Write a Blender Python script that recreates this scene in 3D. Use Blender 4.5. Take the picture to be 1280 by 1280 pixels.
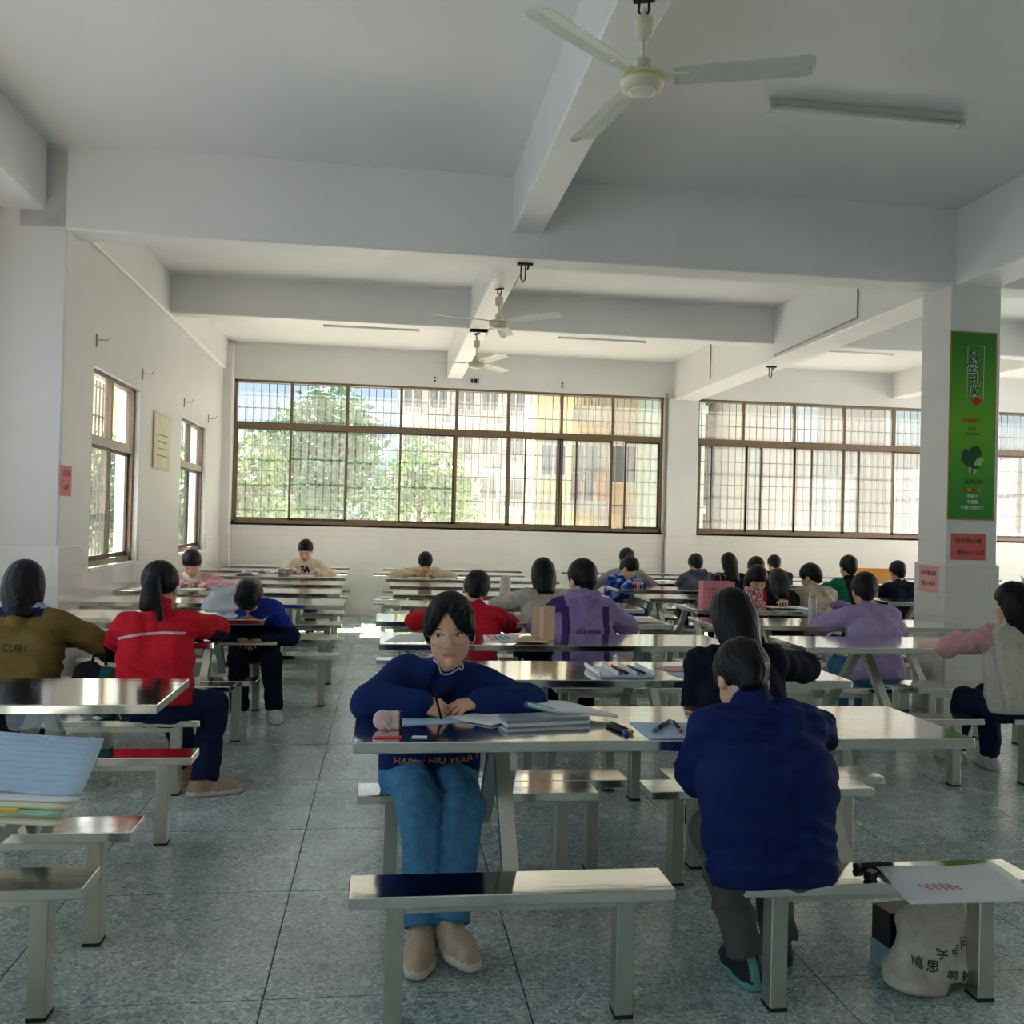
import bpy, bmesh, math, random
import numpy as np
from mathutils import Vector, Matrix

for o in list(bpy.data.objects):
    bpy.data.objects.remove(o, do_unlink=True)
scene = bpy.context.scene
COL = scene.collection
PI = math.pi

# ------------------------------------------------------------------ camera
CAM_F, CAM_PITCH, CAM_ROLL, CAM_YAW, CAM_H = 1191.0, 0.011, 0.025, 0.133, 1.478
cy_, sy_ = math.cos(CAM_YAW), math.sin(CAM_YAW)
cp_, sp_ = math.cos(CAM_PITCH), math.sin(CAM_PITCH)
fwd = Vector((sy_ * cp_, cy_ * cp_, sp_))
right = Vector((cy_, -sy_, 0))
up = right.cross(fwd)
cr_, sr_ = math.cos(CAM_ROLL), math.sin(CAM_ROLL)
r2 = right * cr_ + up * sr_
u2 = -right * sr_ + up * cr_
cam_data = bpy.data.cameras.new('camera')
cam_data.sensor_width = 36
cam_data.sensor_fit = 'HORIZONTAL'
cam_data.lens = 36 * CAM_F / 1280
cam_data.clip_start = 0.05
cam_data.clip_end = 500
cam = bpy.data.objects.new('camera', cam_data)
M3 = Matrix((r2, u2, -fwd)).transposed()
cam.matrix_world = Matrix.Translation((0, 0, CAM_H)) @ M3.to_4x4()
COL.objects.link(cam)
scene.camera = cam

# ------------------------------------------------------------------ light
scene.view_settings.view_transform = 'Standard'
scene.view_settings.look = 'None'
scene.view_settings.gamma = 1.0
scene.view_settings.use_curve_mapping = False
scene.view_settings.exposure = 0.54
world = bpy.data.worlds.new('sky')
scene.world = world
world.use_nodes = True
bg = world.node_tree.nodes['Background']
bg.inputs['Color'].default_value = (0.66, 0.82, 1.0, 1)
bg.inputs['Strength'].default_value = 0.9

sun_d = bpy.data.lights.new('sun', 'SUN')
sun_d.energy = 46
sun_d.angle = 0.02
sun_d.color = (1.0, 0.84, 0.68)
sun = bpy.data.objects.new('sun', sun_d)
sun.rotation_euler = Vector((0.22, -0.72, -0.86)).to_track_quat('-Z', 'Y').to_euler()
COL.objects.link(sun)

def window_light(name, loc, direction, sx, sy, power, color):
    d = bpy.data.lights.new(name, 'AREA')
    d.shape = 'RECTANGLE'
    d.size, d.size_y = sx, sy
    d.energy = power
    d.color = color
    o = bpy.data.objects.new(name, d)
    o.location = loc
    o.rotation_euler = Vector(direction).to_track_quat('-Z', 'Y').to_euler()
    COL.objects.link(o)
    return o
# daylight entering by the openings of the hall: the tall windows on the left beside the photographer,
# the two narrow windows of the left wall; the two lamps on the right are added fill
window_light('daylight_left_near_windows', (-3.20, 2.55, 2.0), (1, 0, 0), 7.8, 2.3, 15, (0.45, 0.82, 1.0))
window_light('daylight_left_window_a', (-2.72, 9.09, 1.86), (1, 0, 0), 1.7, 1.9, 20, (1.0, 0.95, 0.90))
window_light('daylight_left_window_b', (-2.72, 12.6, 1.86), (1, 0, 0), 1.7, 1.9, 20, (1.0, 0.95, 0.90))
window_light('added_fill_right_far', (12.2, 10.9, 2.0), (-1, 0, 0), 6.2, 2.1, 165, (1.0, 0.88, 0.77))  # added warm fill that brightens the far bay from out of view
window_light('added_fill_right_near', (12.2, 3.8, 2.0), (-1, 0, 0), 5.8, 2.1, 62, (1.0, 0.98, 0.76))  # added yellow-green fill for the near right, source out of view

# ------------------------------------------------------------------ materials
MATS = {}
def mat(name, col, rough=0.6, metal=0.0, noise=0.0, nscale=20.0, bump=0.0, bscale=60.0, spec=0.5, emit=None, emit_s=1.0,
        trans=0.0, alpha=1.0, stretch=None, sheen=0.0, ior=1.45):
    if name in MATS:
        return MATS[name]
    m = bpy.data.materials.new(name)
    m.use_nodes = True
    nt = m.node_tree
    b = nt.nodes['Principled BSDF']
    b.inputs['Base Color'].default_value = (*col, 1)
    b.inputs['Roughness'].default_value = rough
    b.inputs['Metallic'].default_value = metal
    b.inputs['Specular IOR Level'].default_value = spec
    b.inputs['IOR'].default_value = ior
    if trans: b.inputs['Transmission Weight'].default_value = trans
    if alpha < 1: b.inputs['Alpha'].default_value = alpha
    if sheen: b.inputs['Sheen Weight'].default_value = sheen
    if emit:
        b.inputs['Emission Color'].default_value = (*emit, 1)
        b.inputs['Emission Strength'].default_value = emit_s
    if noise or bump:
        tc = nt.nodes.new('ShaderNodeTexCoord')
        mp = nt.nodes.new('ShaderNodeMapping')
        nt.links.new(tc.outputs['Object'], mp.inputs['Vector'])
        if stretch: mp.inputs['Scale'].default_value = stretch
    if noise:
        n = nt.nodes.new('ShaderNodeTexNoise')
        n.inputs['Scale'].default_value = nscale
        n.inputs['Detail'].default_value = 4
        nt.links.new(mp.outputs['Vector'], n.inputs['Vector'])
        r = nt.nodes.new('ShaderNodeMapRange')
        r.inputs['From Min'].default_value = 0.3
        r.inputs['From Max'].default_value = 0.7
        r.inputs['To Min'].default_value = 1 - noise
        r.inputs['To Max'].default_value = 1 + noise
        nt.links.new(n.outputs['Fac'], r.inputs['Value'])
        mx = nt.nodes.new('ShaderNodeMix')
        mx.data_type = 'RGBA'
        mx.blend_type = 'MULTIPLY'
        mx.inputs['Factor'].default_value = 1
        mx.inputs['A'].default_value = (*col, 1)
        nt.links.new(r.outputs['Result'], mx.inputs['B'])
        nt.links.new(mx.outputs['Result'], b.inputs['Base Color'])
    if bump:
        n2 = nt.nodes.new('ShaderNodeTexNoise')
        n2.inputs['Scale'].default_value = bscale
        n2.inputs['Detail'].default_value = 3
        nt.links.new(mp.outputs['Vector'], n2.inputs['Vector'])
        bp = nt.nodes.new('ShaderNodeBump')
        bp.inputs['Strength'].default_value = bump
        bp.inputs['Distance'].default_value = 0.01
        nt.links.new(n2.outputs['Fac'], bp.inputs['Height'])
        nt.links.new(bp.outputs['Normal'], b.inputs['Normal'])
    MATS[name] = m
    return m

def srgb(r, g, b):
    f = lambda c: ((c / 255 + 0.055) / 1.055) ** 2.4 if c > 10 else c / 255 / 12.92
    return (f(r), f(g), f(b))

def cloth(name, rgb, rough=0.85, noise=0.10):
    return mat(name, srgb(*rgb), rough, noise=noise, nscale=30, bump=0.25, bscale=220, sheen=0.0, spec=0.2)

PAINT = mat('white_wall_paint', (0.69, 0.69, 0.675), 0.42, noise=0.03, nscale=2.0, bump=0.05, bscale=9)
CEIL = mat('white_ceiling_paint', (0.78, 0.78, 0.77), 0.38, noise=0.03, nscale=1.3, bump=0.04, bscale=5)
STEEL = mat('brushed_stainless_steel', (0.74, 0.74, 0.70), 0.10, 1.0, noise=0.05, nscale=6, bump=0.05, bscale=3.2, stretch=(1.0, 5, 3))
STEEL_LEG = mat('stainless_steel_tube', (0.60, 0.61, 0.54), 0.28, 1.0, noise=0.06, nscale=8, bump=0.05, bscale=10, stretch=(3, 3, 1))
BRONZE = mat('bronze_aluminium', srgb(122, 104, 84), 0.42, 0.35, noise=0.08, nscale=14)
DARKFRAME = mat('dark_bronze_aluminium', srgb(84, 74, 64), 0.45, 0.35, noise=0.08, nscale=14)
IRON = mat('painted_iron_bar', srgb(120, 118, 114), 0.6, 0.2, noise=0.1)
DARKMETAL = mat('dark_metal', srgb(48, 46, 46), 0.5, 0.6, noise=0.1)
PLASTIC_BEIGE = mat('cream_plastic', srgb(214, 208, 184), 0.4, noise=0.05, nscale=12)

def tile_material():
    m = bpy.data.materials.new('white_wall_tile')
    m.use_nodes = True
    nt = m.node_tree
    b = nt.nodes['Principled BSDF']
    tc = nt.nodes.new('ShaderNodeTexCoord')
    sep = nt.nodes.new('ShaderNodeSeparateXYZ')
    nt.links.new(tc.outputs['Object'], sep.inputs[0])
    add = nt.nodes.new('ShaderNodeMath'); add.operation = 'ADD'
    nt.links.new(sep.outputs['X'], add.inputs[0]); nt.links.new(sep.outputs['Y'], add.inputs[1])
    cmb = nt.nodes.new('ShaderNodeCombineXYZ')
    nt.links.new(add.outputs[0], cmb.inputs['X']); nt.links.new(sep.outputs['Z'], cmb.inputs['Y'])
    br = nt.nodes.new('ShaderNodeTexBrick')
    br.offset = 0.0
    br.inputs['Scale'].default_value = 1.0
    br.inputs['Brick Width'].default_value = 0.30
    br.inputs['Row Height'].default_value = 0.20
    br.inputs['Mortar Size'].default_value = 0.003
    br.inputs['Color1'].default_value = (0.72, 0.71, 0.68, 1)
    br.inputs['Color2'].default_value = (0.70, 0.69, 0.66, 1)
    br.inputs['Mortar'].default_value = (0.65, 0.64, 0.61, 1)
    nt.links.new(cmb.outputs[0], br.inputs['Vector'])
    nt.links.new(br.outputs['Color'], b.inputs['Base Color'])
    b.inputs['Roughness'].default_value = 0.2
    return m
TILE = tile_material()

def terrazzo_material():
    m = bpy.data.materials.new('grey_green_terrazzo')
    m.use_nodes = True
    nt = m.node_tree
    b = nt.nodes['Principled BSDF']
    tc = nt.nodes.new('ShaderNodeTexCoord')
    v = nt.nodes.new('ShaderNodeTexVoronoi'); v.inputs['Scale'].default_value = 95
    nt.links.new(tc.outputs['Object'], v.inputs['Vector'])
    sepc = nt.nodes.new('ShaderNodeSeparateColor')
    nt.links.new(v.outputs['Color'], sepc.inputs[0])
    rmp = nt.nodes.new('ShaderNodeValToRGB')
    e = rmp.color_ramp.elements
    e[0].position = 0.0; e[0].color = (0.21, 0.285, 0.29, 1)
    e[1].position = 1.0; e[1].color = (0.70, 0.82, 0.82, 1)
    k = e.new(0.45); k.color = (0.41, 0.51, 0.515, 1)
    k = e.new(0.8); k.color = (0.51, 0.61, 0.615, 1)
    nt.links.new(sepc.outputs[0], rmp.inputs['Fac'])
    n = nt.nodes.new('ShaderNodeTexNoise'); n.inputs['Scale'].default_value = 1.7; n.inputs['Detail'].default_value = 6
    nt.links.new(tc.outputs['Object'], n.inputs['Vector'])
    r = nt.nodes.new('ShaderNodeMapRange')
    r.inputs['From Min'].default_value = 0.3; r.inputs['From Max'].default_value = 0.7
    r.inputs['To Min'].default_value = 0.78; r.inputs['To Max'].default_value = 1.2
    nt.links.new(n.outputs['Fac'], r.inputs['Value'])
    mx = nt.nodes.new('ShaderNodeMix'); mx.data_type = 'RGBA'; mx.blend_type = 'MULTIPLY'; mx.inputs['Factor'].default_value = 1
    nt.links.new(rmp.outputs['Color'], mx.inputs['A']); nt.links.new(r.outputs['Result'], mx.inputs['B'])
    nt.links.new(mx.outputs['Result'], b.inputs['Base Color'])
    n2 = nt.nodes.new('ShaderNodeTexNoise'); n2.inputs['Scale'].default_value = 5; n2.inputs['Detail'].default_value = 4
    nt.links.new(tc.outputs['Object'], n2.inputs['Vector'])
    r2_ = nt.nodes.new('ShaderNodeMapRange')
    r2_.inputs['To Min'].default_value = 0.16; r2_.inputs['To Max'].default_value = 0.36
    b.inputs['Specular IOR Level'].default_value = 0.7
    nt.links.new(n2.outputs['Fac'], r2_.inputs['Value'])
    nt.links.new(r2_.outputs['Result'], b.inputs['Roughness'])
    return m
TERRAZZO = terrazzo_material()

def glass_material(name, tint, milky):
    # an old, dusty pane: mostly see-through, a thin veil of dust, a faint mirror
    m = bpy.data.materials.new(name)
    m.use_nodes = True
    nt = m.node_tree
    nt.nodes.clear()
    out = nt.nodes.new('ShaderNodeOutputMaterial')
    t = nt.nodes.new('ShaderNodeBsdfTransparent'); t.inputs[0].default_value = (*tint, 1)
    d = nt.nodes.new('ShaderNodeBsdfTranslucent'); d.inputs[0].default_value = (0.85, 0.86, 0.86, 1)
    g = nt.nodes.new('ShaderNodeBsdfGlossy'); g.inputs['Roughness'].default_value = 0.05
    n = nt.nodes.new('ShaderNodeTexNoise'); n.inputs['Scale'].default_value = 3
    mp = nt.nodes.new('ShaderNodeMapping'); mp.inputs['Scale'].default_value = (6, 6, 0.5)
    tc = nt.nodes.new('ShaderNodeTexCoord')
    nt.links.new(tc.outputs['Object'], mp.inputs[0]); nt.links.new(mp.outputs[0], n.inputs['Vector'])
    r = nt.nodes.new('ShaderNodeMapRange'); r.inputs['To Min'].default_value = milky * 0.5; r.inputs['To Max'].default_value = milky * 1.5
    nt.links.new(n.outputs['Fac'], r.inputs['Value'])
    m1 = nt.nodes.new('ShaderNodeMixShader'); nt.links.new(r.outputs['Result'], m1.inputs[0])
    nt.links.new(t.outputs[0], m1.inputs[1]); nt.links.new(d.outputs[0], m1.inputs[2])
    m2 = nt.nodes.new('ShaderNodeMixShader'); m2.inputs[0].default_value = 0.05
    nt.links.new(m1.outputs[0], m2.inputs[1]); nt.links.new(g.outputs[0], m2.inputs[2])
    nt.links.new(m2.outputs[0], out.inputs[0])
    return m
GLASS = glass_material('dusty_window_glass', (0.86, 0.89, 0.90), 0.018)

# ------------------------------------------------------------------ mesh helpers
class MB:
    def __init__(s):
        s.v, s.f, s.m = [], [], []
    def add(s, vs, fs, mi=0):
        n = len(s.v)
        s.v += [tuple(v) for v in vs]
        s.f += [tuple(i + n for i in f) for f in fs]
        s.m += [mi] * len(fs)
        return s
    def box(s, lo, hi, mi=0):
        x0, y0, z0 = lo; x1, y1, z1 = hi
        return s.add([(x0,y0,z0),(x1,y0,z0),(x1,y1,z0),(x0,y1,z0),(x0,y0,z1),(x1,y0,z1),(x1,y1,z1),(x0,y1,z1)],
                     [(0,3,2,1),(4,5,6,7),(0,1,5,4),(1,2,6,5),(2,3,7,6),(3,0,4,7)], mi)
    def bbox(s, lo, hi, b=0.004, mi=0):
        # box with chamfered edges
        lo, hi = Vector(lo), Vector(hi)
        bm = bmesh.new()
        bmesh.ops.create_cube(bm, size=1)
        c = (lo + hi) / 2; d = hi - lo
        for v in bm.verts:
            v.co = Vector((v.co.x * d.x, v.co.y * d.y, v.co.z * d.z)) + c
        bmesh.ops.bevel(bm, geom=bm.edges[:], offset=b, segments=1, affect='EDGES')
        s.frombm(bm, mi)
        return s
    def frombm(s, bm, mi=0):
        bm.verts.index_update()
        s.add([v.co[:] for v in bm.verts], [[v.index for v in f.verts] for f in bm.faces], mi)
        bm.free()
    def bar(s, a, b, wx, wy, mi=0, upv=(0, 1, 0)):
        # rectangular bar from a to b; wx across, wy along upv-ish
        a, b = Vector(a), Vector(b)
        d = (b - a).normalized()
        u = Vector(upv); u = (u - d * u.dot(d)).normalized()
        w = d.cross(u)
        vs = []
        for p in (a, b):
            for sx, sy in ((-1,-1),(1,-1),(1,1),(-1,1)):
                vs.append(p + w * (wx / 2 * sx) + u * (wy / 2 * sy))
        return s.add(vs, [(0,3,2,1),(4,5,6,7),(0,1,5,4),(1,2,6,5),(2,3,7,6),(3,0,4,7)], mi)
    def tube(s, pts, r, n=8, mi=0, cap=True):
        pts = [Vector(p) for p in pts]
        rs = r if isinstance(r, (list, tuple)) else [r] * len(pts)
        rings = []
        ref = None
        base = len(s.v)
        for i, p in enumerate(pts):
            d = (pts[min(i + 1, len(pts) - 1)] - pts[max(i - 1, 0)]).normalized()
            if ref is None:
                ref = Vector((0, 0, 1)) if abs(d.z) < 0.9 else Vector((1, 0, 0))
            u = (ref - d * ref.dot(d)).normalized()
            ref = u
            w = d.cross(u)
            for k in range(n):
                a = 2 * PI * k / n
                s.v.append(tuple(p + (u * math.cos(a) + w * math.sin(a)) * rs[i]))
        for i in range(len(pts) - 1):
            for k in range(n):
                q = base + i * n
                s.f.append((q + k, q + (k + 1) % n, q + n + (k + 1) % n, q + n + k)); s.m.append(mi)
        if cap:
            s.f.append(tuple(base + k for k in reversed(range(n)))); s.m.append(mi)
            s.f.append(tuple(base + (len(pts) - 1) * n + k for k in range(n))); s.m.append(mi)
        return s
    def lathe(s, prof, c=(0, 0, 0), n=20, mi=0):
        base = len(s.v)
        for r, z in prof:
            for k in range(n):
                a = 2 * PI * k / n
                s.v.append((c[0] + r * math.cos(a), c[1] + r * math.sin(a), c[2] + z))
        for i in range(len(prof) - 1):
            for k in range(n):
                q = base + i * n
                s.f.append((q + k, q + (k + 1) % n, q + n + (k + 1) % n, q + n + k)); s.m.append(mi)
        s.f.append(tuple(base + k for k in reversed(range(n)))); s.m.append(mi)
        s.f.append(tuple(base + (len(prof) - 1) * n + k for k in range(n))); s.m.append(mi)
        return s
    def mesh(s, name):
        me = bpy.data.meshes.new(name)
        me.from_pydata(s.v, [], s.f)
        if any(s.m):
            me.polygons.foreach_set('material_index', s.m)
        me.update()
        return me
    def obj(s, name, mats, parent=None, smooth=False):
        return mk(name, s.mesh(name), mats, parent, smooth)

def mk(name, me, mats=None, parent=None, smooth=False):
    if mats is not None:
        if not isinstance(mats, (list, tuple)): mats = [mats]
        if not len(me.materials):
            for m in mats: me.materials.append(m)
    if smooth:
        me.polygons.foreach_set('use_smooth', [True] * len(me.polygons))
    o = bpy.data.objects.new(name, me)
    COL.objects.link(o)
    if parent: o.parent = parent
    return o

def tag(o, label, cat, group=None, kind=None):
    if label: o['label'] = label
    if cat: o['category'] = cat
    if group: o['group'] = group
    if kind: o['kind'] = kind
    return o
def thing(name, label, cat, loc=(0, 0, 0), rz=0.0, group=None):
    o = bpy.data.objects.new(name, None)
    o.empty_display_size = 0.1
    COL.objects.link(o)
    o.location = loc
    o.rotation_euler = (0, 0, rz)
    return tag(o, label, cat, group)
def struct(o, label=None, cat=None):
    o['kind'] = 'structure'
    if label: o['label'] = label
    if cat: o['category'] = cat
    return o
def empty_struct(name, label, cat, loc=(0, 0, 0)):
    o = thing(name, label, cat, loc)
    o['kind'] = 'structure'
    return o

def text_mesh(txt, size, depth=0.0, align='CENTER', bold=0.0):
    cu = bpy.data.curves.new('lettering', 'FONT')
    cu.body = txt
    cu.size = size
    cu.align_x = align
    cu.align_y = 'CENTER'
    cu.extrude = depth
    cu.offset = bold
    cu.resolution_u = 3
    o = bpy.data.objects.new('lettering_tmp', cu)
    COL.objects.link(o)
    bpy.context.view_layer.update()
    dg = bpy.context.evaluated_depsgraph_get()
    me = bpy.data.meshes.new_from_object(o.evaluated_get(dg))
    bpy.data.objects.remove(o, do_unlink=True)
    bpy.data.curves.remove(cu)
    return me
def place_text(txt, size, m, parent, origin, ux, uy, name='lettering', depth=0.0004, bold=0.0, align='CENTER'):
    me = text_mesh(txt, size, depth, align, bold)
    ux, uy = Vector(ux).normalized(), Vector(uy).normalized()
    un = ux.cross(uy)
    o0 = Vector(origin)
    for v in me.vertices:
        v.co = o0 + ux * v.co.x + uy * v.co.y + un * v.co.z
    me.materials.clear()
    return mk(name, me, m, parent)
# ================================================================== the hall
ZC = 4.10          # ceiling
XL, XLN = -2.43, -2.95   # left wall beyond the pillar / beside the near bay
XR = 11.9
YB, YF = 14.75, -2.9
C0, C1 = 4.50, 4.94      # column faces
CY0, CY1 = 7.15, 7.58

# floor: terrazzo slabs with recessed joints over a dark bed
fx = [XLN - 0.02, -2.0, -1.16, -0.33, 0.475, 1.46, 2.40, 3.30, 4.20, 5.10, 6.00, 6.90, 7.80, 8.70, XR]
fy = [YF, 0.44, 1.30, 2.15, 3.0, 3.86, 4.62, 5.48, 6.34, 7.2, 8.06, 8.92, 9.78, 10.64, 11.5, 12.36, 13.22, 14.08, YB]
bed = MB().box((XLN - 0.3, YF - 0.3, -0.2), (XR + 0.3, YB + 0.25, -0.004))
floor = struct(bed.obj('floor', mat('dark_joint', (0.03, 0.035, 0.035), 0.8, noise=0.2)), 'grey green terrazzo floor of large slabs with dark joints', 'floor')
for i in range(len(fx) - 1):
    for j in range(len(fy) - 1):
        g = 0.0025
        mk('slab', MB().box((fx[i] + g, fy[j] + g, -0.03), (fx[i + 1] - g, fy[j + 1] - g, 0.0)).mesh('slab'), TERRAZZO, floor)

struct(MB().box((XLN - 0.3, YF - 0.3, ZC), (XR + 0.3, YB + 0.25, ZC + 0.2)).obj('ceiling', CEIL), 'smooth white painted ceiling slab', 'ceiling')

def wall_with_holes(name, axis, at, thick, lo, hi, z0, z1, holes, m):
    # axis 'x': wall runs along x at y=at..at+thick ; axis 'y': runs along y at x=at..at+thick. holes: (a0,a1,z0,z1)
    mb = MB()
    cuts = sorted(set([lo, hi] + [h[0] for h in holes] + [h[1] for h in holes]))
    for a, b in zip(cuts[:-1], cuts[1:]):
        mid = (a + b) / 2
        zs = [(z0, z1)]
        for h in holes:
            if h[0] <= mid <= h[1]:
                new = []
                for p, q in zs:
                    if h[2] > p: new.append((p, min(q, h[2])))
                    if h[3] < q: new.append((max(p, h[3]), q))
                zs = new
        for p, q in zs:
            if axis == 'x': mb.box((a, at, p), (b, at + thick, q))
            else: mb.box((at, a, p), (at + thick, b, q))
    return mb.obj(name, m)

W1 = (-2.285, 4.385, 1.376, 3.541)
W2 = (4.945, 11.45, 1.376, 3.541)
LA = (8.32, 9.86, 1.01, 2.70)
LB = (11.80, 13.42, 1.01, 2.66)
LN = [(-1.6, 2.2, 0.9, 3.1), (2.9, 6.7, 0.9, 3.1)]
struct(wall_with_holes('wall_back', 'x', YB, 0.22, XL - 0.3, XR + 0.3, 0, ZC, [W1, W2], PAINT), 'white back wall under and around the two long windows', 'wall')
struct(wall_with_holes('wall_left', 'y', XL - 0.22, 0.22, CY1, YB, 0, ZC, [LA, LB], PAINT), 'white left wall with two small windows', 'wall')
struct(wall_with_holes('wall_left_near', 'y', XLN - 0.2, 0.2, YF, CY0, 0, ZC, LN, PAINT), 'white left wall of the near bay', 'wall')
struct(wall_with_holes('wall_right', 'y', XR, 0.22, YF, YB, 0, ZC, [(1.0, 6.6, 1.0, 3.0), (7.9, 13.9, 1.0, 3.0)], PAINT), 'white right wall', 'wall')  # the nearer opening is added to go with the right fill lamp
struct(wall_with_holes('wall_front', 'x', YF - 0.2, 0.2, XLN - 0.3, XR + 0.3, 0, ZC, [], PAINT), 'white wall behind the photographer', 'wall')

# tiled dado: back wall and left wall
struct(MB().box((XL, YB - 0.012, 0), (C0 - 0.08, YB, 1.30)).box((C1 + 0.02, YB - 0.012, 0), (XR, YB, 1.30)).obj('trim_1', TILE), 'white tiled dado along the back wall', 'dado')
struct(MB().box((XL, CY1 + 0.02, 0), (XL + 0.014, LA[0] - 0.05, 1.20)).box((XL, LA[0] - 0.05, 0), (XL + 0.014, LB[1] + 0.05, 0.99))
       .box((XL, LA[1] + 0.05, 0.99), (XL + 0.014, LB[0] - 0.05, 1.20)).box((XL, LB[1] + 0.05, 0), (XL + 0.014, YB - 0.02, 1.20)).obj('trim_2', TILE), 'white tiled dado along the left wall', 'dado')

# beams
def beam(name, lo, hi, label):
    return struct(MB().bbox(lo, hi, 0.012).obj(name, CEIL), label, 'beam')
beam('cross_beam', (XL - 0.2, CY0, 3.49), (XR + 0.1, CY0 + 0.30, ZC + 0.02), 'deep white cross beam from the left pillar to the poster column')
beam('cross_beam', (XL - 0.2, 10.80, 3.68), (C0 + 0.04, 11.03, ZC + 0.02), 'shallow white cross beam between the hanging fans over the far bay')
beam('cross_beam', (C1 - 0.04, 10.80, 3.68), (XR + 0.1, 11.03, ZC + 0.02), 'shallow white cross beam right of the poster column')
beam('long_beam', (0.905, CY0 + 0.2, 3.68), (1.14, YB + 0.02, ZC + 0.015), 'white lengthwise beam that carries the two far fans')
beam('long_beam', (0.905, YF - 0.1, 3.68), (1.14, CY0 + 0.1, ZC + 0.015), 'white lengthwise beam that carries the nearest fan')
beam('long_beam', (8.25, CY0 + 0.2, 3.68), (8.49, YB + 0.02, ZC + 0.015), 'white lengthwise beam over the far right bay')
beam('long_beam', (8.25, YF - 0.1, 3.68), (8.49, CY0 + 0.1, ZC + 0.015), 'white lengthwise beam over the near right bay')
beam('main_beam', (C0 + 0.03, CY1 - 0.3, 3.49), (C1 - 0.03, YB + 0.02, ZC + 0.01), 'deep white beam from the poster column to the back wall')
beam('main_beam', (C0 + 0.03, YF - 0.1, 3.49), (C1 - 0.03, CY0 + 0.1, ZC + 0.01), 'deep white beam running from the poster column towards the photographer')
beam('main_beam', (XLN - 0.1, YF - 0.1, 3.62), (-2.45, CY0 + 0.1, ZC + 0.01), 'white edge beam at upper left running to the left pillar')
beam('main_beam', (XL - 0.2, CY1 - 0.1, 3.66), (XL + 0.045, YB + 0.02, ZC + 0.01), 'slightly proud white edge beam above the left wall windows')
# columns with tiled feet
def column(name, x0, x1, y0, y1, label, top=3.52, foot=1.23, e=0.016):
    c = empty_struct(name, label, 'column')
    MB().bbox((x0, y0, 0), (x1, y1, top), 0.012).obj('shaft', PAINT, c)
    MB().bbox((x0 - e, y0 - e, 0), (x1 + e, y1 + e, foot), 0.008).obj('tiled_foot', TILE, c)
    return c
column('column', C0, C1, CY0, CY1, 'square white column with the green poster and a tiled foot')
column('pillar', XLN - 0.15, -2.295, CY0, CY1 + 0.03, 'broad white pillar at the left edge with a tiled foot', top=4.08)
column('pilaster', 4.44, 4.93, YB - 0.10, YB + 0.1, 'white pilaster between the two back windows', foot=1.30)
column('pilaster', XL - 0.1, XL + 0.14, YB - 0.14, YB + 0.1, 'narrow white pilaster in the far left corner', top=4.05, foot=1.2)
column('column', C0, C1, -0.7, -0.28, 'square white column behind the photographer')

# ------------------------------------------------------------------ windows
def back_window(name, W, mull, stiles, label, pane_w, dark=()):
    x0, x1, z0, z1 = W
    zt = 2.86
    w = empty_struct(name, label, 'window')
    y = YB + 0.03
    d = 0.07
    f = MB()
    f.box((x0, y, z0), (x1, y + d, z0 + 0.05)); f.box((x0, y, z1 - 0.035), (x1, y + d, z1))
    f.box((x0, y, z0), (x0 + 0.04, y + d, z1)); f.box((x1 - 0.04, y, z0), (x1, y + d, z1))
    f.obj('outer_frame', BRONZE, w)
    MB().box((x0 + 0.04, y - 0.005, zt - 0.045), (x1 - 0.04, y + d, zt + 0.045)).obj('transom', BRONZE, w)
    for i, m_ in enumerate(mull):
        MB().box((m_ - 0.022, y + 0.005, zt + 0.04), (m_ + 0.022, y + d - 0.005, z1 - 0.03)).obj('mullion', BRONZE, w)
    xs = [x0] + list(mull) + [x1]
    for a, b in zip(xs[:-1], xs[1:]):
        MB().box((a + 0.02, y + 0.03, zt + 0.04), (b - 0.02, y + 0.035, z1 - 0.03)).obj('pane', GLASS, w)
    # sliding sashes: (x0, x1, track)
    for a, b, tr in stiles:
        yy = y + 0.008 + 0.026 * tr
        s = MB()
        st = 0.032
        s.box((a, yy, z0 + 0.045), (a + st, yy + 0.022, zt - 0.04)); s.box((b - st, yy, z0 + 0.045), (b, yy + 0.022, zt - 0.04))
        s.box((a, yy, z0 + 0.045), (b, yy + 0.022, z0 + 0.085)); s.box((a, yy, zt - 0.07), (b, yy + 0.022, zt - 0.04))
        so = s.obj('sash', DARKFRAME if tr else BRONZE, w)
        MB().box((a + st, yy + 0.009, z0 + 0.08), (b - st, yy + 0.013, zt - 0.065)).obj('pane', GLASS, so)
    # iron security bars outside
    g = MB()
    yb = y + 0.20
    n = int((x1 - x0) / 0.1165)
    for i in range(n + 1):
        xx = x0 + 0.02 + (x1 - x0 - 0.04) * i / n
        g.box((xx - 0.006, yb - 0.006, z0 - 0.03), (xx + 0.006, yb + 0.006, z1 + 0.03))
    for zz in (z0 + 0.03, z0 + 0.42, z0 + 0.80, z0 + 1.18, zt + 0.28, z1 - 0.02):
        g.box((x0 - 0.02, yb + 0.006, zz - 0.009), (x1 + 0.02, yb + 0.014, zz + 0.009))
    go = g.obj('security_bars', IRON, w)
    MB().box((x0 - 0.02, YB + 0.0, z0 - 0.03), (x1 + 0.02, YB + 0.26, z0 - 0.001)).obj('sill', PAINT, w)
    return w
m1 = [-1.438, -0.602, 0.217, 1.073, 1.885, 2.735, 3.559]
s1 = [(-2.25, -1.42, 0), (-1.46, -0.585, 1), (-0.62, 0.235, 0), (0.20, 1.06, 1), (1.06, 1.90, 0), (2.155, 2.74, 1), (1.90, 2.70, 0), (2.97, 3.58, 1), (2.74, 3.56, 0), (3.77, 4.345, 1)]
back_window('window_1', W1, m1, s1, 'long bronze framed window of eight bays in the back wall, left of the pilaster', 0.83)
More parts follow.
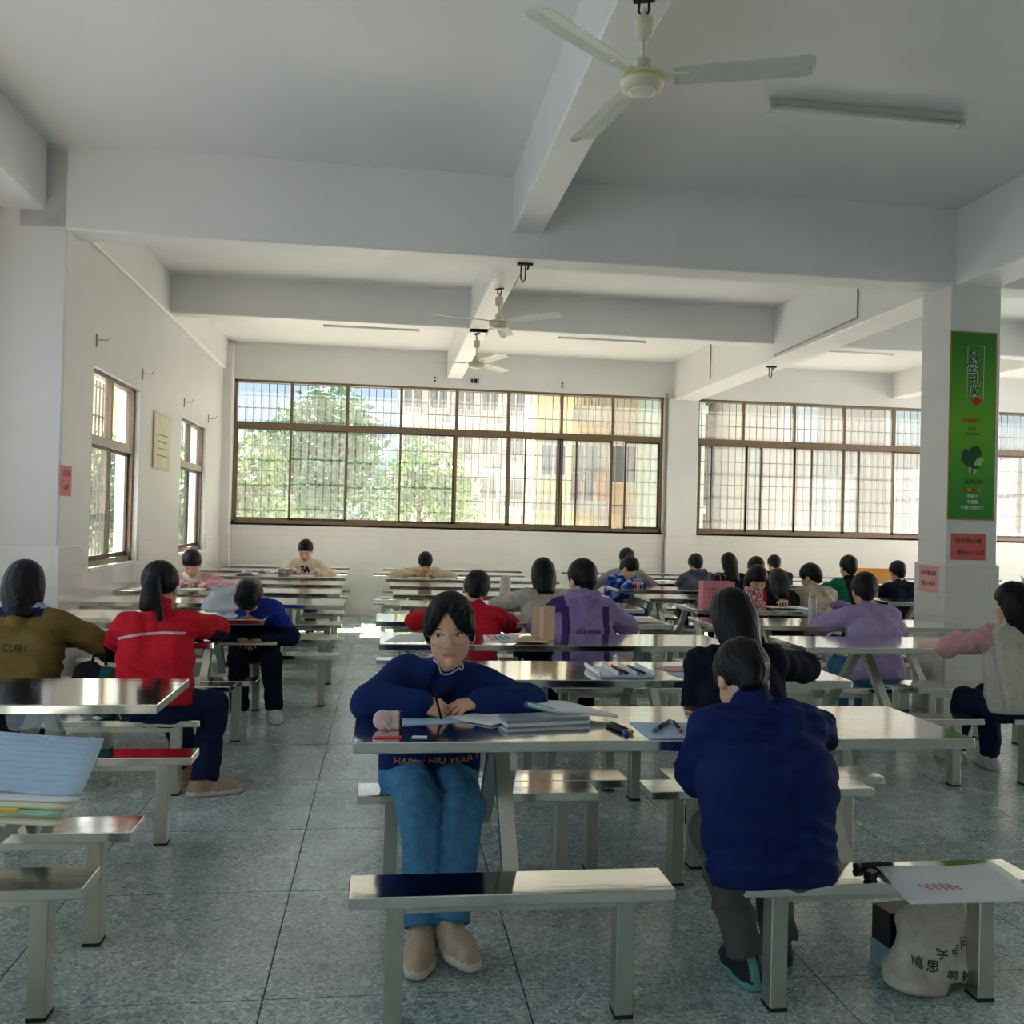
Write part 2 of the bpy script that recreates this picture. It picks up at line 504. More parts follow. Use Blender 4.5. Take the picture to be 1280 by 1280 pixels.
m2 = [5.728, 6.596, 7.457, 8.331, 9.205, 10.08, 10.9]
s2 = [(4.985, 5.80, 0), (5.19, 6.06, 1), (5.78, 6.62, 0), (6.60, 7.46, 0), (6.90, 7.75, 1), (7.45, 8.33, 0), (8.33, 9.2, 1), (9.2, 10.08, 0), (10.08, 11.4, 1)]
back_window('window_2', W2, m2, s2, 'long bronze framed window in the back wall, behind the poster column', 0.83)

def left_window(name, L, label):
    y0, y1, z0, z1 = L
    zt = 2.10
    w = empty_struct(name, label, 'window')
    x = XL - 0.12
    f = MB()
    f.box((x, y0, z0), (x + 0.07, y1, z0 + 0.05)); f.box((x, y0, z1 - 0.035), (x + 0.07, y1, z1))
    f.box((x, y0, z0), (x + 0.07, y0 + 0.04, z1)); f.box((x, y1 - 0.045, z0), (x + 0.07, y1, z1))
    f.obj('outer_frame', BRONZE, w)
    MB().box((x - 0.004, y0 + 0.04, zt - 0.04), (x + 0.075, y1 - 0.04, zt + 0.04)).obj('transom', mat('grey_aluminium', srgb(150, 148, 140), 0.4, 0.5, noise=0.05), w)
    ym = (y0 + y1) / 2
    MB().box((x + 0.005, ym - 0.03, zt), (x + 0.065, ym + 0.03, z1 - 0.03)).obj('mullion', BRONZE, w)
    for a, b in ((y0 + 0.04, ym - 0.03), (ym + 0.03, y1 - 0.045)):
        MB().box((x + 0.03, a, zt + 0.03), (x + 0.035, b, z1 - 0.03)).obj('pane', GLASS, w)
    for a, b, tr in ((y0 + 0.05, ym + 0.03, 0), (ym - 0.03, y1 - 0.05, 1)):
        xx = x + 0.012 + 0.026 * (1 - tr)
        s = MB(); st = 0.036
        s.box((xx, a, z0 + 0.045), (xx + 0.022, a + st, zt - 0.03)); s.box((xx, b - st, z0 + 0.045), (xx + 0.022, b, zt - 0.03))
        s.box((xx, a, z0 + 0.045), (xx + 0.022, b, z0 + 0.09)); s.box((xx, a, zt - 0.07), (xx + 0.022, b, zt - 0.03))
        so = s.obj('sash', DARKFRAME, w)
        MB().box((xx + 0.009, a + st, z0 + 0.08), (xx + 0.013, b - st, zt - 0.06)).obj('pane', GLASS, so)
    g = MB()
    n = int((y1 - y0) / 0.117)
    for i in range(n + 1):
        yy = y0 + 0.02 + (y1 - y0 - 0.04) * i / n
        g.box((x - 0.2, yy - 0.006, z0 - 0.03), (x - 0.188, yy + 0.006, z1 + 0.03))
    for zz in (z0 + 0.03, z0 + 0.55, zt, zt + 0.3, z1 - 0.02):
        g.box((x - 0.208, y0 - 0.02, zz - 0.009), (x - 0.2, y1 + 0.02, zz + 0.009))
    g.obj('security_bars', IRON, w)
    MB().box((XL - 0.24, y0 - 0.02, z0 - 0.03), (XL + 0.02, y1 + 0.02, z0 - 0.001)).obj('sill', PAINT, w)
left_window('window_3', LA, 'nearer of the two narrow windows in the left wall')
left_window('window_4', LB, 'farther of the two narrow windows in the left wall, in the corner')

# simple frames in the openings outside the view (left near bay, right wall, doors behind)
def plain_frame(name, axis, at, a0, a1, z0, z1, n, label):
    w = empty_struct(name, label, 'window')
    f = MB()
    def b_(p, q, r, s):
        if axis == 'y': f.box((at, p, r), (at + 0.06, q, s))
        else: f.box((p, at, r), (q, at + 0.06, s))
    b_(a0, a1, z0, z0 + 0.05); b_(a0, a1, z1 - 0.05, z1); b_(a0, a1, z1 - 0.8, z1 - 0.74)
    for i in range(n + 1):
        c = a0 + 0.025 + (a1 - a0 - 0.05) * i / n
        b_(c - 0.025, c + 0.025, z0, z1)
    f.obj('outer_frame', BRONZE, w)
plain_frame('window_5', 'y', XLN - 0.12, *LN[0], 4, 'bronze framed window beside the photographer')
plain_frame('window_6', 'y', XLN - 0.12, *LN[1], 4, 'bronze framed window in the near bay left of the picture')
plain_frame('added_window_7', 'y', XR + 0.08, 1.0, 6.6, 1.0, 3.0, 6, 'unseen bronze framed window added in the right wall for light, near bay')  # unseen window added to tint and brighten the near right
plain_frame('window_8', 'y', XR + 0.08, 7.9, 13.9, 1.0, 3.0, 6, 'bronze framed window in the right wall, far bay')

# ------------------------------------------------------------------ ceiling fans
def fan(y, z, rot, label, old=False):
    t = thing('ceiling_fan', label, 'fan', (1.02, y, z), rot, 'ceiling fans under the lengthwise beam')
    top = 3.68 - z
    bladem = mat('fan_blade_enamel', srgb(206, 212, 200), 0.35, noise=0.06, nscale=7)
    MB().lathe([(0.055, -0.055), (0.085, -0.045), (0.092, -0.02), (0.092, 0.0), (0.085, 0.012), (0.035, 0.022)], n=28).obj('motor_housing', PLASTIC_BEIGE, t, True)
    MB().lathe([(0.04, -0.062), (0.058, -0.058), (0.06, -0.053), (0.02, -0.05)], n=24).obj('bottom_cap', mat('white_enamel', srgb(222, 220, 205), 0.35), t, True)
    MB().lathe([(0.093, -0.016), (0.0955, -0.012), (0.0955, -0.006), (0.093, -0.002)], n=28).obj('trim_ring', mat('yellowed_trim', srgb(196, 186, 120), 0.4), t, True)
    MB().lathe([(0.034, 0.015), (0.036, 0.075), (0.030, 0.08)], n=16).obj('lower_canopy', PLASTIC_BEIGE, t, True)
    MB().tube([(0, 0, 0.07), (0, 0, top - 0.04)], 0.011, 10).obj('down_rod', mat('white_enamel', srgb(222, 220, 205), 0.35), t, True)
    MB().lathe([(0.026, top - 0.17), (0.038, top - 0.155), (0.040, top - 0.085), (0.03, top - 0.08)], n=18).obj('upper_canopy', PLASTIC_BEIGE, t, True)
    hk = MB()
    hk.box((-0.045, -0.012, top - 0.012), (0.045, 0.012, top))
    hk.tube([(-0.02, 0, top - 0.005), (-0.022, 0, top - 0.05), (0, 0, top - 0.085), (0.022, 0, top - 0.05), (0.02, 0, top - 0.005)], 0.006, 6)
    hk.obj('hanging_hook', DARKMETAL, t)
    for k in range(3):
        a = 2 * PI * k / 3
        ca, sa = math.cos(a), math.sin(a)
        b = MB()
        # cambered blade with a rounded tip
        rows = [(0.13, 0.045), (0.18, 0.058), (0.35, 0.062), (0.55, 0.066), (0.66, 0.066), (0.685, 0.055), (0.695, 0.03)]
        vs, fs = [], []
        for r_, w_ in rows:
            for sgn, zz in ((-1, 0.012), (0, 0.006), (1, -0.012)):
                for dz in (0.0, -0.003):
                    x_, y_ = r_, sgn * w_
                    vs.append((x_ * ca - y_ * sa, x_ * sa + y_ * ca, zz + dz + 0.004))
        for i in range(len(rows) - 1):
            for j in range(2):
                q = i * 6 + j * 2
                fs.append((q, q + 2, q + 8, q + 6)); fs.append((q + 1, q + 7, q + 9, q + 3))
            q = i * 6
            fs.append((q, q + 6, q + 7, q + 1)); fs.append((q + 4, q + 5, q + 11, q + 10))
        e = (len(rows) - 1) * 6
        fs.append((e, e + 2, e + 3, e + 1)); fs.append((e + 2, e + 4, e + 5, e + 3))
        b.add(vs, fs)
        bo = b.obj('blade', bladem, t)
        MB().bar((0.07 * ca, 0.07 * sa, 0.004), (0.2 * ca, 0.2 * sa, 0.006), 0.04, 0.008, upv=(0, 0, 1)).obj('blade_iron', mat('white_enamel', srgb(222, 220, 205), 0.35), bo)
    return t
fan(3.86, 3.345, math.radians(-20), 'large cream ceiling fan nearest the camera at the top')
fan(8.90, 3.36, math.radians(-44), 'ceiling fan in the middle of the picture, hanging just beyond the deep cross beam')
fan(11.1, 3.33, math.radians(-68), 'farthest ceiling fan, small, above the long back window')

# empty fan hooks
def hook(loc, label, drop=0.12):
    h = MB()
    h.box((-0.06, -0.02, -0.015), (0.06, 0.02, 0.0))
    h.tube([(-0.03, 0, -0.01), (-0.03, 0, -drop), (-0.015, 0, -drop - 0.03), (0.005, 0, -drop), (0.005, 0, -0.02)], 0.006, 6)
    h.tube([(0.03, 0, -0.01), (0.02, 0.0, -0.05)], 0.008, 6)
    o = h.obj('fan_hook', DARKMETAL)
    o.location = loc
    tag(o, label, 'hook')
hook((1.03, 7.30, 3.49), 'empty iron fan hook under the deep cross beam, middle of the picture')
hook((4.70, 11.25, 3.49), 'empty iron fan hook under the beam behind the poster column')

# ------------------------------------------------------------------ tube lamps
def tube_lamp(x0, x1, y, label, rz=0.0):
    t = thing('tube_lamp', label, 'lamp', ((x0 + x1) / 2, y, ZC), rz, 'fluorescent tube lamps on the ceiling')
    L = (x1 - x0) / 2
    MB().bbox((-L, -0.022, -0.05), (L, 0.022, 0.0), 0.004).obj('batten', mat('white_lamp_batten', srgb(205, 208, 196), 0.4), t)
    MB().tube([(-L + 0.03, -0.03, -0.062), (L - 0.03, -0.03, -0.062)], 0.0135, 12).obj('tube', mat('unlit_tube', srgb(200, 203, 190), 0.25), t, True)
    for s in (-1, 1):
        MB().box((s * (L - 0.012) - 0.014, -0.046, -0.078), (s * (L - 0.012) + 0.014, 0.02, -0.045)).obj('lamp_holder', mat('white_lamp_batten', srgb(205, 208, 196), 0.4), t)
    return t
tube_lamp(2.25, 3.52, 5.53, 'unlit fluorescent tube lamp on the near ceiling, right of the big fan')
tube_lamp(-0.87, 0.40, 12.93, 'unlit tube lamp on the far ceiling, left of the lengthwise beam')
tube_lamp(2.31, 3.55, 12.93, 'unlit tube lamp on the far ceiling, right of the farthest fan')
tube_lamp(6.0, 7.22, 12.9, 'unlit tube lamp on the far ceiling beside the poster column')

# conduits on the beams
def conduit(pts, label, r=0.009):
    o = MB().tube(pts, r, 6).obj('cable_conduit', mat('old_white_conduit', srgb(150, 146, 136), 0.5))
    tag(o, label, 'conduit')
conduit([(C0 + 0.020, 8.75, ZC), (C0 + 0.020, 8.75, 3.56), (C0 + 0.020, 10.75, 3.53)], 'thin cable conduit bent down the beam behind the poster column')
conduit([(C0 + 0.022, 13.0, ZC), (C0 + 0.022, 13.0, 3.58)], 'short upright conduit on the far beam near the back wall')
conduit([(1.149, 7.9, ZC), (1.149, 7.9, 3.72), (1.149, 8.8, 3.70)], 'cable conduit running down to the middle fan')
conduit([(1.149, 11.05, ZC), (1.149, 11.05, 3.72), (1.149, 11.3, 3.70)], 'cable conduit running down to the farthest fan')
conduit([(4.41, YB - 0.03, 0.02), (4.41, YB - 0.03, 3.60)], 'thin white pipe standing beside the back pilaster', 0.018)

# brackets on the left wall and bolts above the windows
def bracket(y, z, label):
    b = MB()
    b.box((0, -0.008, -0.06), (0.010, 0.008, 0.05))
    b.tube([(0.01, 0, 0), (0.09, 0, 0.0), (0.11, 0, 0.02), (0.11, 0, 0.04)], 0.004, 6)
    o = b.obj('wall_bracket', mat('white_bracket', srgb(165, 160, 150), 0.5))
    o.location = (XL, y, z)
    tag(o, label, 'bracket')
bracket(8.36, 2.92, 'small wall bracket above the nearer left window, nearest')
bracket(9.9, 2.87, 'small wall bracket between the left windows')
bracket(11.9, 2.83, 'small wall bracket above the farther left window')
bracket(13.5, 2.80, 'small wall bracket in the far left corner')
bx = MB().box((-0.05, 0, -0.03), (-0.02, 0.02, 0.03)).box((0.0, 0, -0.03), (0.045, 0.015, 0.035)).box((0.06, 0, -0.05), (0.068, 0.012, 0.05)).obj('junction_box', DARKMETAL)
bx.location = (1.33, YB - 0.02, 3.66); tag(bx, 'small dark electric box above the long back window', 'electric box')
for i, (xx, w_) in enumerate(((0.72, 'left of'), (2.72, 'right of'))):
    b = MB().box((-0.012, 0, -0.035), (0.012, 0.03, -0.015)).box((-0.012, 0, 0.015), (0.012, 0.03, 0.035)).obj('wall_bolt', DARKMETAL)
    b.location = (xx, YB - 0.03, 3.66); tag(b, 'pair of dark bolts in the back wall %s the electric box' % w_, 'bolt')

# ------------------------------------------------------------------ notices and pictures
def sheet(name, o, ux, uy, w, h, m, label, cat, parent=None, t=0.004):
    o, ux, uy = Vector(o), Vector(ux).normalized(), Vector(uy).normalized()
    n = ux.cross(uy)
    mb = MB()
    vs = []
    for d in (0, t):
        for sx, sy in ((-1,-1),(1,-1),(1,1),(-1,1)):
            vs.append(o + ux * w / 2 * sx + uy * h / 2 * sy + n * d)
    mb.add(vs, [(0,3,2,1),(4,5,6,7),(0,1,5,4),(1,2,6,5),(2,3,7,6),(3,0,4,7)])
    ob = mb.obj(name, m, parent)
    if label: tag(ob, label, cat)
    return ob
INK = mat('black_print', srgb(40, 38, 38), 0.6)
REDINK = mat('red_print', srgb(176, 36, 34), 0.6)
WHITEINK = mat('white_print', srgb(214, 222, 208), 0.6)
# green dining poster
def poster_green():
    m = bpy.data.materials.new('green_poster_print'); m.use_nodes = True
    nt = m.node_tree; b = nt.nodes['Principled BSDF']
    tc = nt.nodes.new('ShaderNodeTexCoord'); sep = nt.nodes.new('ShaderNodeSeparateXYZ')
    nt.links.new(tc.outputs['Generated'], sep.inputs[0])
    rp = nt.nodes.new('ShaderNodeValToRGB'); e = rp.color_ramp.elements
    e[0].color = (*srgb(28, 128, 36), 1); e[1].color = (*srgb(24, 112, 30), 1)
    k = e.new(0.5); k.color = (*srgb(104, 176, 28), 1)
    k = e.new(0.22); k.color = (*srgb(62, 152, 34), 1)
    nt.links.new(sep.outputs['Z'], rp.inputs['Fac']); nt.links.new(rp.outputs['Color'], b.inputs['Base Color'])
    b.inputs['Roughness'].default_value = 0.35
    return m
pt = thing('poster', 'tall green canteen manners poster on the column front', 'poster', (4.695, CY0 - 0.002, 1.59))
PW, PH = 0.405, 1.525
sheet('backing', (0, 0, PH / 2), (1, 0, 0), (0, 0, 1), PW, PH, mat('poster_gold_edge', srgb(150, 132, 50), 0.5, noise=0.1), None, None, pt, 0.008)
sheet('print', (0, -0.008, PH / 2), (1, 0, 0), (0, 0, 1), PW - 0.022, PH - 0.022, poster_green(), None, None, pt, 0.001)
yy = -0.0095
fr = MB()
for (a, b_, c, d) in ((-0.055, -0.052, 0.98, 1.41), (0.088, 0.091, 0.98, 1.41), (-0.055, 0.091, 1.408, 1.411)):
    fr.box((a, yy - 0.001, c), (b_, yy, d))
fr.obj('white_rule', WHITEINK, pt)
for ch, zz, xx in (('食', 1.325, 0.0), ('堂', 1.225, -0.015), ('礼', 1.13, 0.015), ('仪', 1.045, 0.0)):
    place_text(ch, 0.098, WHITEINK, pt, (xx + 0.003, yy, zz - 0.003), (1, 0, 0), (0, 0, 1), bold=0.0022)
    place_text(ch, 0.098, INK, pt, (xx, yy - 0.001, zz), (1, 0, 0), (0, 0, 1))
# red seal flower, leaf motif, small lines
def blob(pts, m, name, dz=0.0):
    n = len(pts)
    vs = [(x_, yy - 0.0012 - dz, z_) for x_, z_ in pts] + [(x_, yy - dz, z_) for x_, z_ in pts]
    MB().add(vs, [tuple(range(n)), tuple(reversed(range(n, 2 * n)))] + [(i, i + n, (i + 1) % n + n, (i + 1) % n) for i in range(n)]).obj(name, m, pt)
rnd = random.Random(4)
blob([(0.03 + 0.052 * math.cos(a) * (0.8 + 0.25 * math.sin(5 * a)), 0.965 + 0.034 * math.sin(a) * (0.9 + 0.2 * math.cos(4 * a))) for a in [i * 2 * PI / 28 for i in range(28)]], REDINK, 'red_flower_print')
place_text('文明用餐', 0.045, REDINK, pt, (-0.005, yy, 0.80), (1, 0, 0), (0, 0, 1), bold=0.001)
for k, (t_, s_) in enumerate((('请排队', 0.026), ('粒粒皆辛苦', 0.026))):
    place_text(t_, s_, mat('dark_green_print', srgb(20, 74, 36), 0.6), pt, (0.0, yy, 0.735 - 0.04 * k), (1, 0, 0), (0, 0, 1))
DG = mat('dark_green_print', srgb(20, 74, 36), 0.6)
PG = mat('pale_green_print', srgb(150, 196, 132), 0.6)
for cx, cz, a0, L, w_, m_ in ((-0.04, 0.50, 1.9, 0.16, 0.055, DG), (0.03, 0.55, 1.1, 0.12, 0.055, DG), (0.02, 0.46, 2.3, 0.12, 0.045, DG), (0.06, 0.47, 0.5, 0.10, 0.03, PG), (0.02, 0.40, 1.2, 0.10, 0.022, PG), (-0.01, 0.40, 1.9, 0.09, 0.02, PG)):
    blob([(cx + math.cos(a0) * L * (t - 0.5) - math.sin(a0) * w_ * s * math.sin(PI * t), cz + math.sin(a0) * L * (t - 0.5) + math.cos(a0) * w_ * s * math.sin(PI * t))
          for s, ts in ((1, [i / 8 for i in range(9)]), (-1, [1 - i / 8 for i in range(1, 8)])) for t in ts], m_, 'leaf_print', 0.0003 * cz)
place_text('光盘行动', 0.042, INK, pt, (0.02, yy, 0.305), (1, 0, 0), (0, 0, 1), bold=0.001)
for k in range(4):
    blob([(-0.06 + 0.042 * k + 0.015 * math.cos(a), 0.243 + 0.015 * math.sin(a)) for a in [i * PI / 6 for i in range(12)]], REDINK if k % 2 == 0 else mat('orange_print', srgb(206, 140, 40), 0.6), 'dot_print')
for k, t_ in enumerate(('不挑食', '不浪费', '安静文明用餐')):
    place_text(t_, 0.034, WHITEINK, pt, (0.01, yy, 0.19 - 0.045 * k), (1, 0, 0), (0, 0, 1), bold=0.0005)

RED_PAPER = mat('red_notice_paper', srgb(206, 96, 92), 0.7, noise=0.05)
PINK_PAPER = mat('pink_notice_paper', srgb(228, 164, 158), 0.7, noise=0.05)
n1 = thing('notice', 'red paper notice below the green poster', 'notice', (4.685, CY0 - 0.001, 1.374))
sheet('paper', (0, 0, 0), (1, 0, 0), (0, 0, 1), 0.30, 0.215, RED_PAPER, None, None, n1, 0.003)
place_text('四年级(1)班', 0.045, INK, n1, (0.0, -0.004, 0.045), (1, 0, 0), (0, 0, 1))
place_text('第(9)~(15)桌', 0.045, INK, n1, (0.02, -0.004, -0.05), (1, 0, 0), (0, 0, 1))
n2 = thing('notice', 'pale pink paper notice on the tiled left face of the column', 'notice', (C0 - 0.017, 7.37, 1.10))
sheet('paper', (0, 0, 0), (0, -1, 0), (0, 0, 1), 0.28, 0.22, PINK_PAPER, None, None, n2, 0.003)
place_text('四年级(2)班', 0.042, INK, n2, (-0.004, 0, 0.045), (0, -1, 0), (0, 0, 1))
place_text('第(1)~(8)桌', 0.042, INK, n2, (-0.004, 0, -0.04), (0, -1, 0), (0, 0, 1))
n3 = thing('notice', 'pink paper notice on the side of the left pillar', 'notice', (-2.294, 7.27, 1.70))
sheet('paper', (0, 0, 0), (0, 1, 0), (0, 0, 1), 0.24, 0.22, mat('pink_notice_paper_b', srgb(222, 132, 138), 0.7, noise=0.05), None, None, n3, 0.003)
place_text('五年级', 0.05, REDINK, n3, (0.004, 0, 0.05), (0, 1, 0), (0, 0, 1))
place_text('(3)班', 0.05, REDINK, n3, (0.004, 0, -0.05), (0, 1, 0), (0, 0, 1))
bd = thing('notice_board', 'cream framed notice board between the two left windows', 'notice board', (XL, 10.78, 2.26))
sheet('frame', (0, 0, 0), (0, 1, 0), (0, 0, 1), 0.78, 0.60, mat('aluminium_trim', srgb(190, 186, 165), 0.4, 0.3), None, None, bd, 0.015)
sheet('board', (0.015, 0, 0), (0, 1, 0), (0, 0, 1), 0.73, 0.55, mat('cream_board', srgb(216, 212, 180), 0.5, noise=0.08, nscale=4), None, None, bd, 0.003)
for k in range(4):
    sheet('printed_line', (0.018, -0.02 * (k % 2), 0.07 - 0.075 * k), (0, 1, 0), (0, 0, 1), 0.5 - 0.06 * (k % 3), 0.014, mat('faded_print', srgb(150, 148, 130), 0.7), None, None, bd, 0.001)
# ================================================================== canteen tables with joined benches
TZ, BZ = 0.774, 0.405
TW, GAP, BW = 0.579, 0.125, 0.18     # table depth, table to bench, bench depth
_tc = {}
def cached(key, fn):
    if key not in _tc: _tc[key] = fn()
    return _tc[key]
def top_mesh(L):
    def f():
        mb = MB()
        mb.bbox((0, 0, -0.036), (L, TW, 0.0), 0.0035)
        return mb.mesh('tabletop')
    return cached(('top', round(L, 3)), f)
def bench_mesh(L):
    def f():
        mb = MB()
        mb.bbox((0, 0, -0.034), (L, BW, 0.0), 0.003)
        return mb.mesh('bench')
    return cached(('bench', round(L, 3)), f)
def beam_mesh(L):
    return cached(('beam', round(L, 3)), lambda: MB().box((0.11, BW / 2 - 0.02, -0.075), (L - 0.11, BW / 2 + 0.02, -0.034)).mesh('beam'))
def bleg_mesh():
    return cached('bleg', lambda: MB().bbox((-0.027, -0.035, -BZ + 0.004), (0.027, 0.035, -0.034), 0.003).box((-0.028, -0.036, -BZ), (0.028, 0.036, -BZ + 0.012), 1).mesh('bench_leg'))
def tleg_mesh(s):
    # slanted steel leg from under the middle of the tabletop out to the bench beam
    def f():
        mb = MB()
        y1 = (TW / 2 + GAP - 0.005)
        mb.bar((0, s * 0.03, -0.036), (0, s * y1, -(TZ - BZ) - 0.09), 0.05, 0.045, upv=(0, 1, 0.5))
        mb.box((-0.04, min(0, s * 0.09), -0.046), (0.04, max(0, s * 0.09), -0.036))
        return mb.mesh('leg')
    return cached(('tleg', s), f)
def rail_mesh(L):
    return cached(('rail', round(L, 3)), lambda: MB().box((0.16, TW / 2 - 0.02, -0.066), (L - 0.16, TW / 2 + 0.02, -0.036)).mesh('under_rail'))
FOOT = mat('black_rubber_foot', srgb(40, 44, 44), 0.8)
TABLES = {}
def table(key, x0, y0, L, label, rz=0.0):
    t = thing('canteen_table', label, 'table', (x0, y0, 0), rz, 'stainless canteen tables with joined benches')
    o = mk('tabletop', top_mesh(L), STEEL, t); o.location = (0, 0, TZ)
    o = mk('under_rail', rail_mesh(L), STEEL_LEG, t); o.location = (0, 0, TZ)
    ins = 0.50 if L > 1.8 else 0.38
    for xx in (ins, L - ins):
        for s in (-1, 1):
            o = mk('leg', tleg_mesh(s), STEEL_LEG, t); o.location = (xx, TW / 2, TZ)
    gap = 0.20
    bl = (L - gap) / 2
    for yb in (-GAP - BW, TW + GAP):
        for xb in (0.005, L - bl + (0.02 if key == ('c', 0) else -0.005)):
            b = mk('bench', bench_mesh(bl), STEEL, t); b.location = (xb, yb, BZ)
            mk('beam', beam_mesh(bl), STEEL_LEG, b)
            for xl in (0.135, bl - 0.135):
                lg = mk('bench_leg', bleg_mesh(), [STEEL_LEG, FOOT], b); lg.location = (xl, BW / 2, 0)
    TABLES[key] = t
    return t
ROWY = [3.04, 4.235, 5.43, 6.63, 7.84, 9.03, 10.22, 11.41, 12.6, 13.76]
ORD = ['first', 'second', 'third', 'fourth', 'fifth', 'sixth', 'seventh', 'eighth', 'ninth', 'last']
for i, (x0, L) in enumerate(((-0.08, 2.118), (0.085, 2.118), (-0.01, 2.11), (-0.04, 2.11), (0.15, 2.05), (0.10, 2.1), (0.07, 2.1), (0.03, 2.1), (-0.12, 2.0), (0.0, 2.0))):
    extra = (' with coloured markers', ' with the pencil tray', ' with the kraft paper bag', '', '', '', '', ' with the child in beige', '', ' against the back wall')[i]
    table(('c', i), x0, ROWY[i], L, 'stainless canteen table in the middle column, %s row%s' % (ORD[i], extra), 0.0 if i else 0.003)
for i, (x0, y0, L) in enumerate(((-2.92, 2.16, 2.10), (-2.91, 3.66, 2.10), (-2.90, 5.45, 1.98), (-2.22, 6.66, 1.43), (-2.38, 7.86, 2.06), (-2.38, 9.04, 1.985), (-2.38, 10.23, 1.96), (-2.38, 11.42, 1.94), (-2.38, 12.6, 1.92), (-2.25, 13.76, 1.78))):
    names = ('nearest of the left column, only its rear benches in view', 'nearest tabletop in view at the left edge', 'shared by the olive and the red jacket', 'with the white plastic bag', 'right behind the child bent over its lap',
             'of the child in pink', 'between the child in pink and the girl in cream', 'of the girl in the cream jersey', 'in the left column, next to last before the back wall', 'in the left column, against the back wall')[i]
    table(('l', i), x0, y0, L, 'stainless canteen table %s' % names)
for i, (x0, y0, L) in enumerate(((2.53, 5.43, 2.1), (2.37, 6.62, 2.08), (2.66, 7.83, 1.98), (2.58, 9.02, 2.0), (2.56, 10.2, 2.0), (2.60, 11.40, 2.0), (2.60, 12.59, 2.0), (2.60, 13.76, 2.0))):
    names = ('reached by the girl with pink sleeves', 'in front of the child in lavender', 'carrying the two gift bags', 'behind the gift bags, of the child in cream', 'in front of the grey shirted girl with ponytail',
             'right of the middle, third from the back wall', 'right of the middle, next to last', 'right of the middle, against the back wall')[i]
    if i == 2: L = 1.80
    table(('r', i), x0, y0, L, 'stainless canteen table %s' % names)
for i, (x0, y0, L) in enumerate(((5.05, 9.02, 2.1), (5.05, 10.2, 2.1), (5.05, 11.40, 2.1), (5.05, 12.59, 2.1), (5.05, 13.76, 2.1))):
    names = ('nearest of the column behind the poster column', 'of the boy in black and green', 'behind the boy in black and green', 'far right, next to last', 'far right against the back wall, beside the orange board')[i]
    table(('q', i), x0, y0, L, 'stainless canteen table %s' % names)
for i, (x0, y0, L) in enumerate(((7.5, 10.2, 2.1), (7.5, 11.40, 2.1), (7.5, 12.59, 2.1), (7.5, 13.76, 2.1))):
    names = ('at the right edge beyond the column, nearest', 'at the right edge beyond the column, second', 'at the right edge beyond the column, third', 'at the right edge beyond the column, against the back wall')[i]
    table(('s', i), x0, y0, L, 'stainless canteen table %s' % names)
# ================================================================== outside the windows
GROUNDZ = -4.0     # the hall stands on an upper floor
struct(MB().box((-120, YB + 0.6, GROUNDZ - 0.3), (140, 200, GROUNDZ)).obj('ground', mat('grey_paving', srgb(150, 150, 145), 0.9, noise=0.1, nscale=0.4)), 'grey paved yard outside', 'ground')

def building(name, x0, x1, y0, depth, z1, wall_m, label, floors_h=3.0, win=(1.5, 1.4), cols=None, balcony=None, frame_m=None, glass_m=None, band_m=None, z0=GROUNDZ):
    t = thing(name, label, 'building', ((x0 + x1) / 2, y0, z0))
    W = x1 - x0; H = z1 - z0
    MB().box((-W / 2, 0, 0), (W / 2, depth, H)).obj('walls', wall_m, t)
    MB().box((-W / 2 - 0.2, -0.25, H), (W / 2 + 0.2, depth + 0.2, H + 0.5)).obj('parapet', band_m or wall_m, t)
    n = cols or max(1, int(W / 3.2))
    fl = int(H / floors_h)
    fm = MB().box((-win[0] / 2, -0.06, 0), (win[0] / 2, 0.02, win[1])).mesh('window')
    fm.materials.append(frame_m)
    pm = MB()
    hw = win[0] / 2
    pm.box((-hw + 0.08, -0.08, 0.08), (-0.04, -0.055, win[1] - 0.08)).box((0.04, -0.08, 0.08), (hw - 0.08, -0.055, win[1] - 0.08))
    pm = pm.mesh('pane'); pm.materials.append(glass_m)
    slab = MB().box((-W / 2 - 0.05, -0.1, -0.12), (W / 2 + 0.05, 0.0, 0.12)).mesh('floor_band'); slab.materials.append(band_m or wall_m)
    bal = rail = None
    if balcony:
        bw = balcony
        bal = MB().box((-bw / 2, -1.1, -0.1), (bw / 2, 0, 0.08)).box((-bw / 2, -1.1, 0.08), (bw / 2, -1.02, 0.45)).mesh('balcony')
        bal.materials.append(band_m or wall_m)
        r = MB()
        k = int(bw / 0.25)
        for i in range(k + 1):
            xx = -bw / 2 + bw * i / k
            r.box((xx - 0.02, -1.08, 0.45), (xx + 0.02, -1.04, 1.1))
        r.box((-bw / 2, -1.09, 1.08), (bw / 2, -1.03, 1.14))
        rail = r.mesh('railing'); rail.materials.append(IRON)
    for f in range(fl):
        zz = f * floors_h
        if f:
            o = mk('floor_band', slab, None, t); o.location = (0, 0, zz)
        for c in range(n):
            xx = -W / 2 + W * (c + 0.5) / n
            if bal is not None and c % 2 == 0:
                o = mk('balcony', bal, None, t); o.location = (xx, 0, zz + 0.1)
                q = mk('railing', rail, None, o)
            o = mk('window', fm, None, t); o.location = (xx, 0, zz + 0.95)
            p = mk('pane', pm, None, o)
    return t
FRW = mat('white_window_frame', srgb(225, 225, 222), 0.6, noise=0.03)
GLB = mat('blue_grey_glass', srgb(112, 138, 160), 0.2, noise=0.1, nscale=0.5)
GLD = mat('dim_glass', srgb(120, 128, 134), 0.25, noise=0.1, nscale=0.5)
CREAM = mat('cream_render', srgb(216, 202, 172), 0.85, noise=0.05, nscale=0.4)
GREYW = mat('grey_tile_cladding', srgb(190, 188, 188), 0.8, noise=0.05, nscale=0.4)
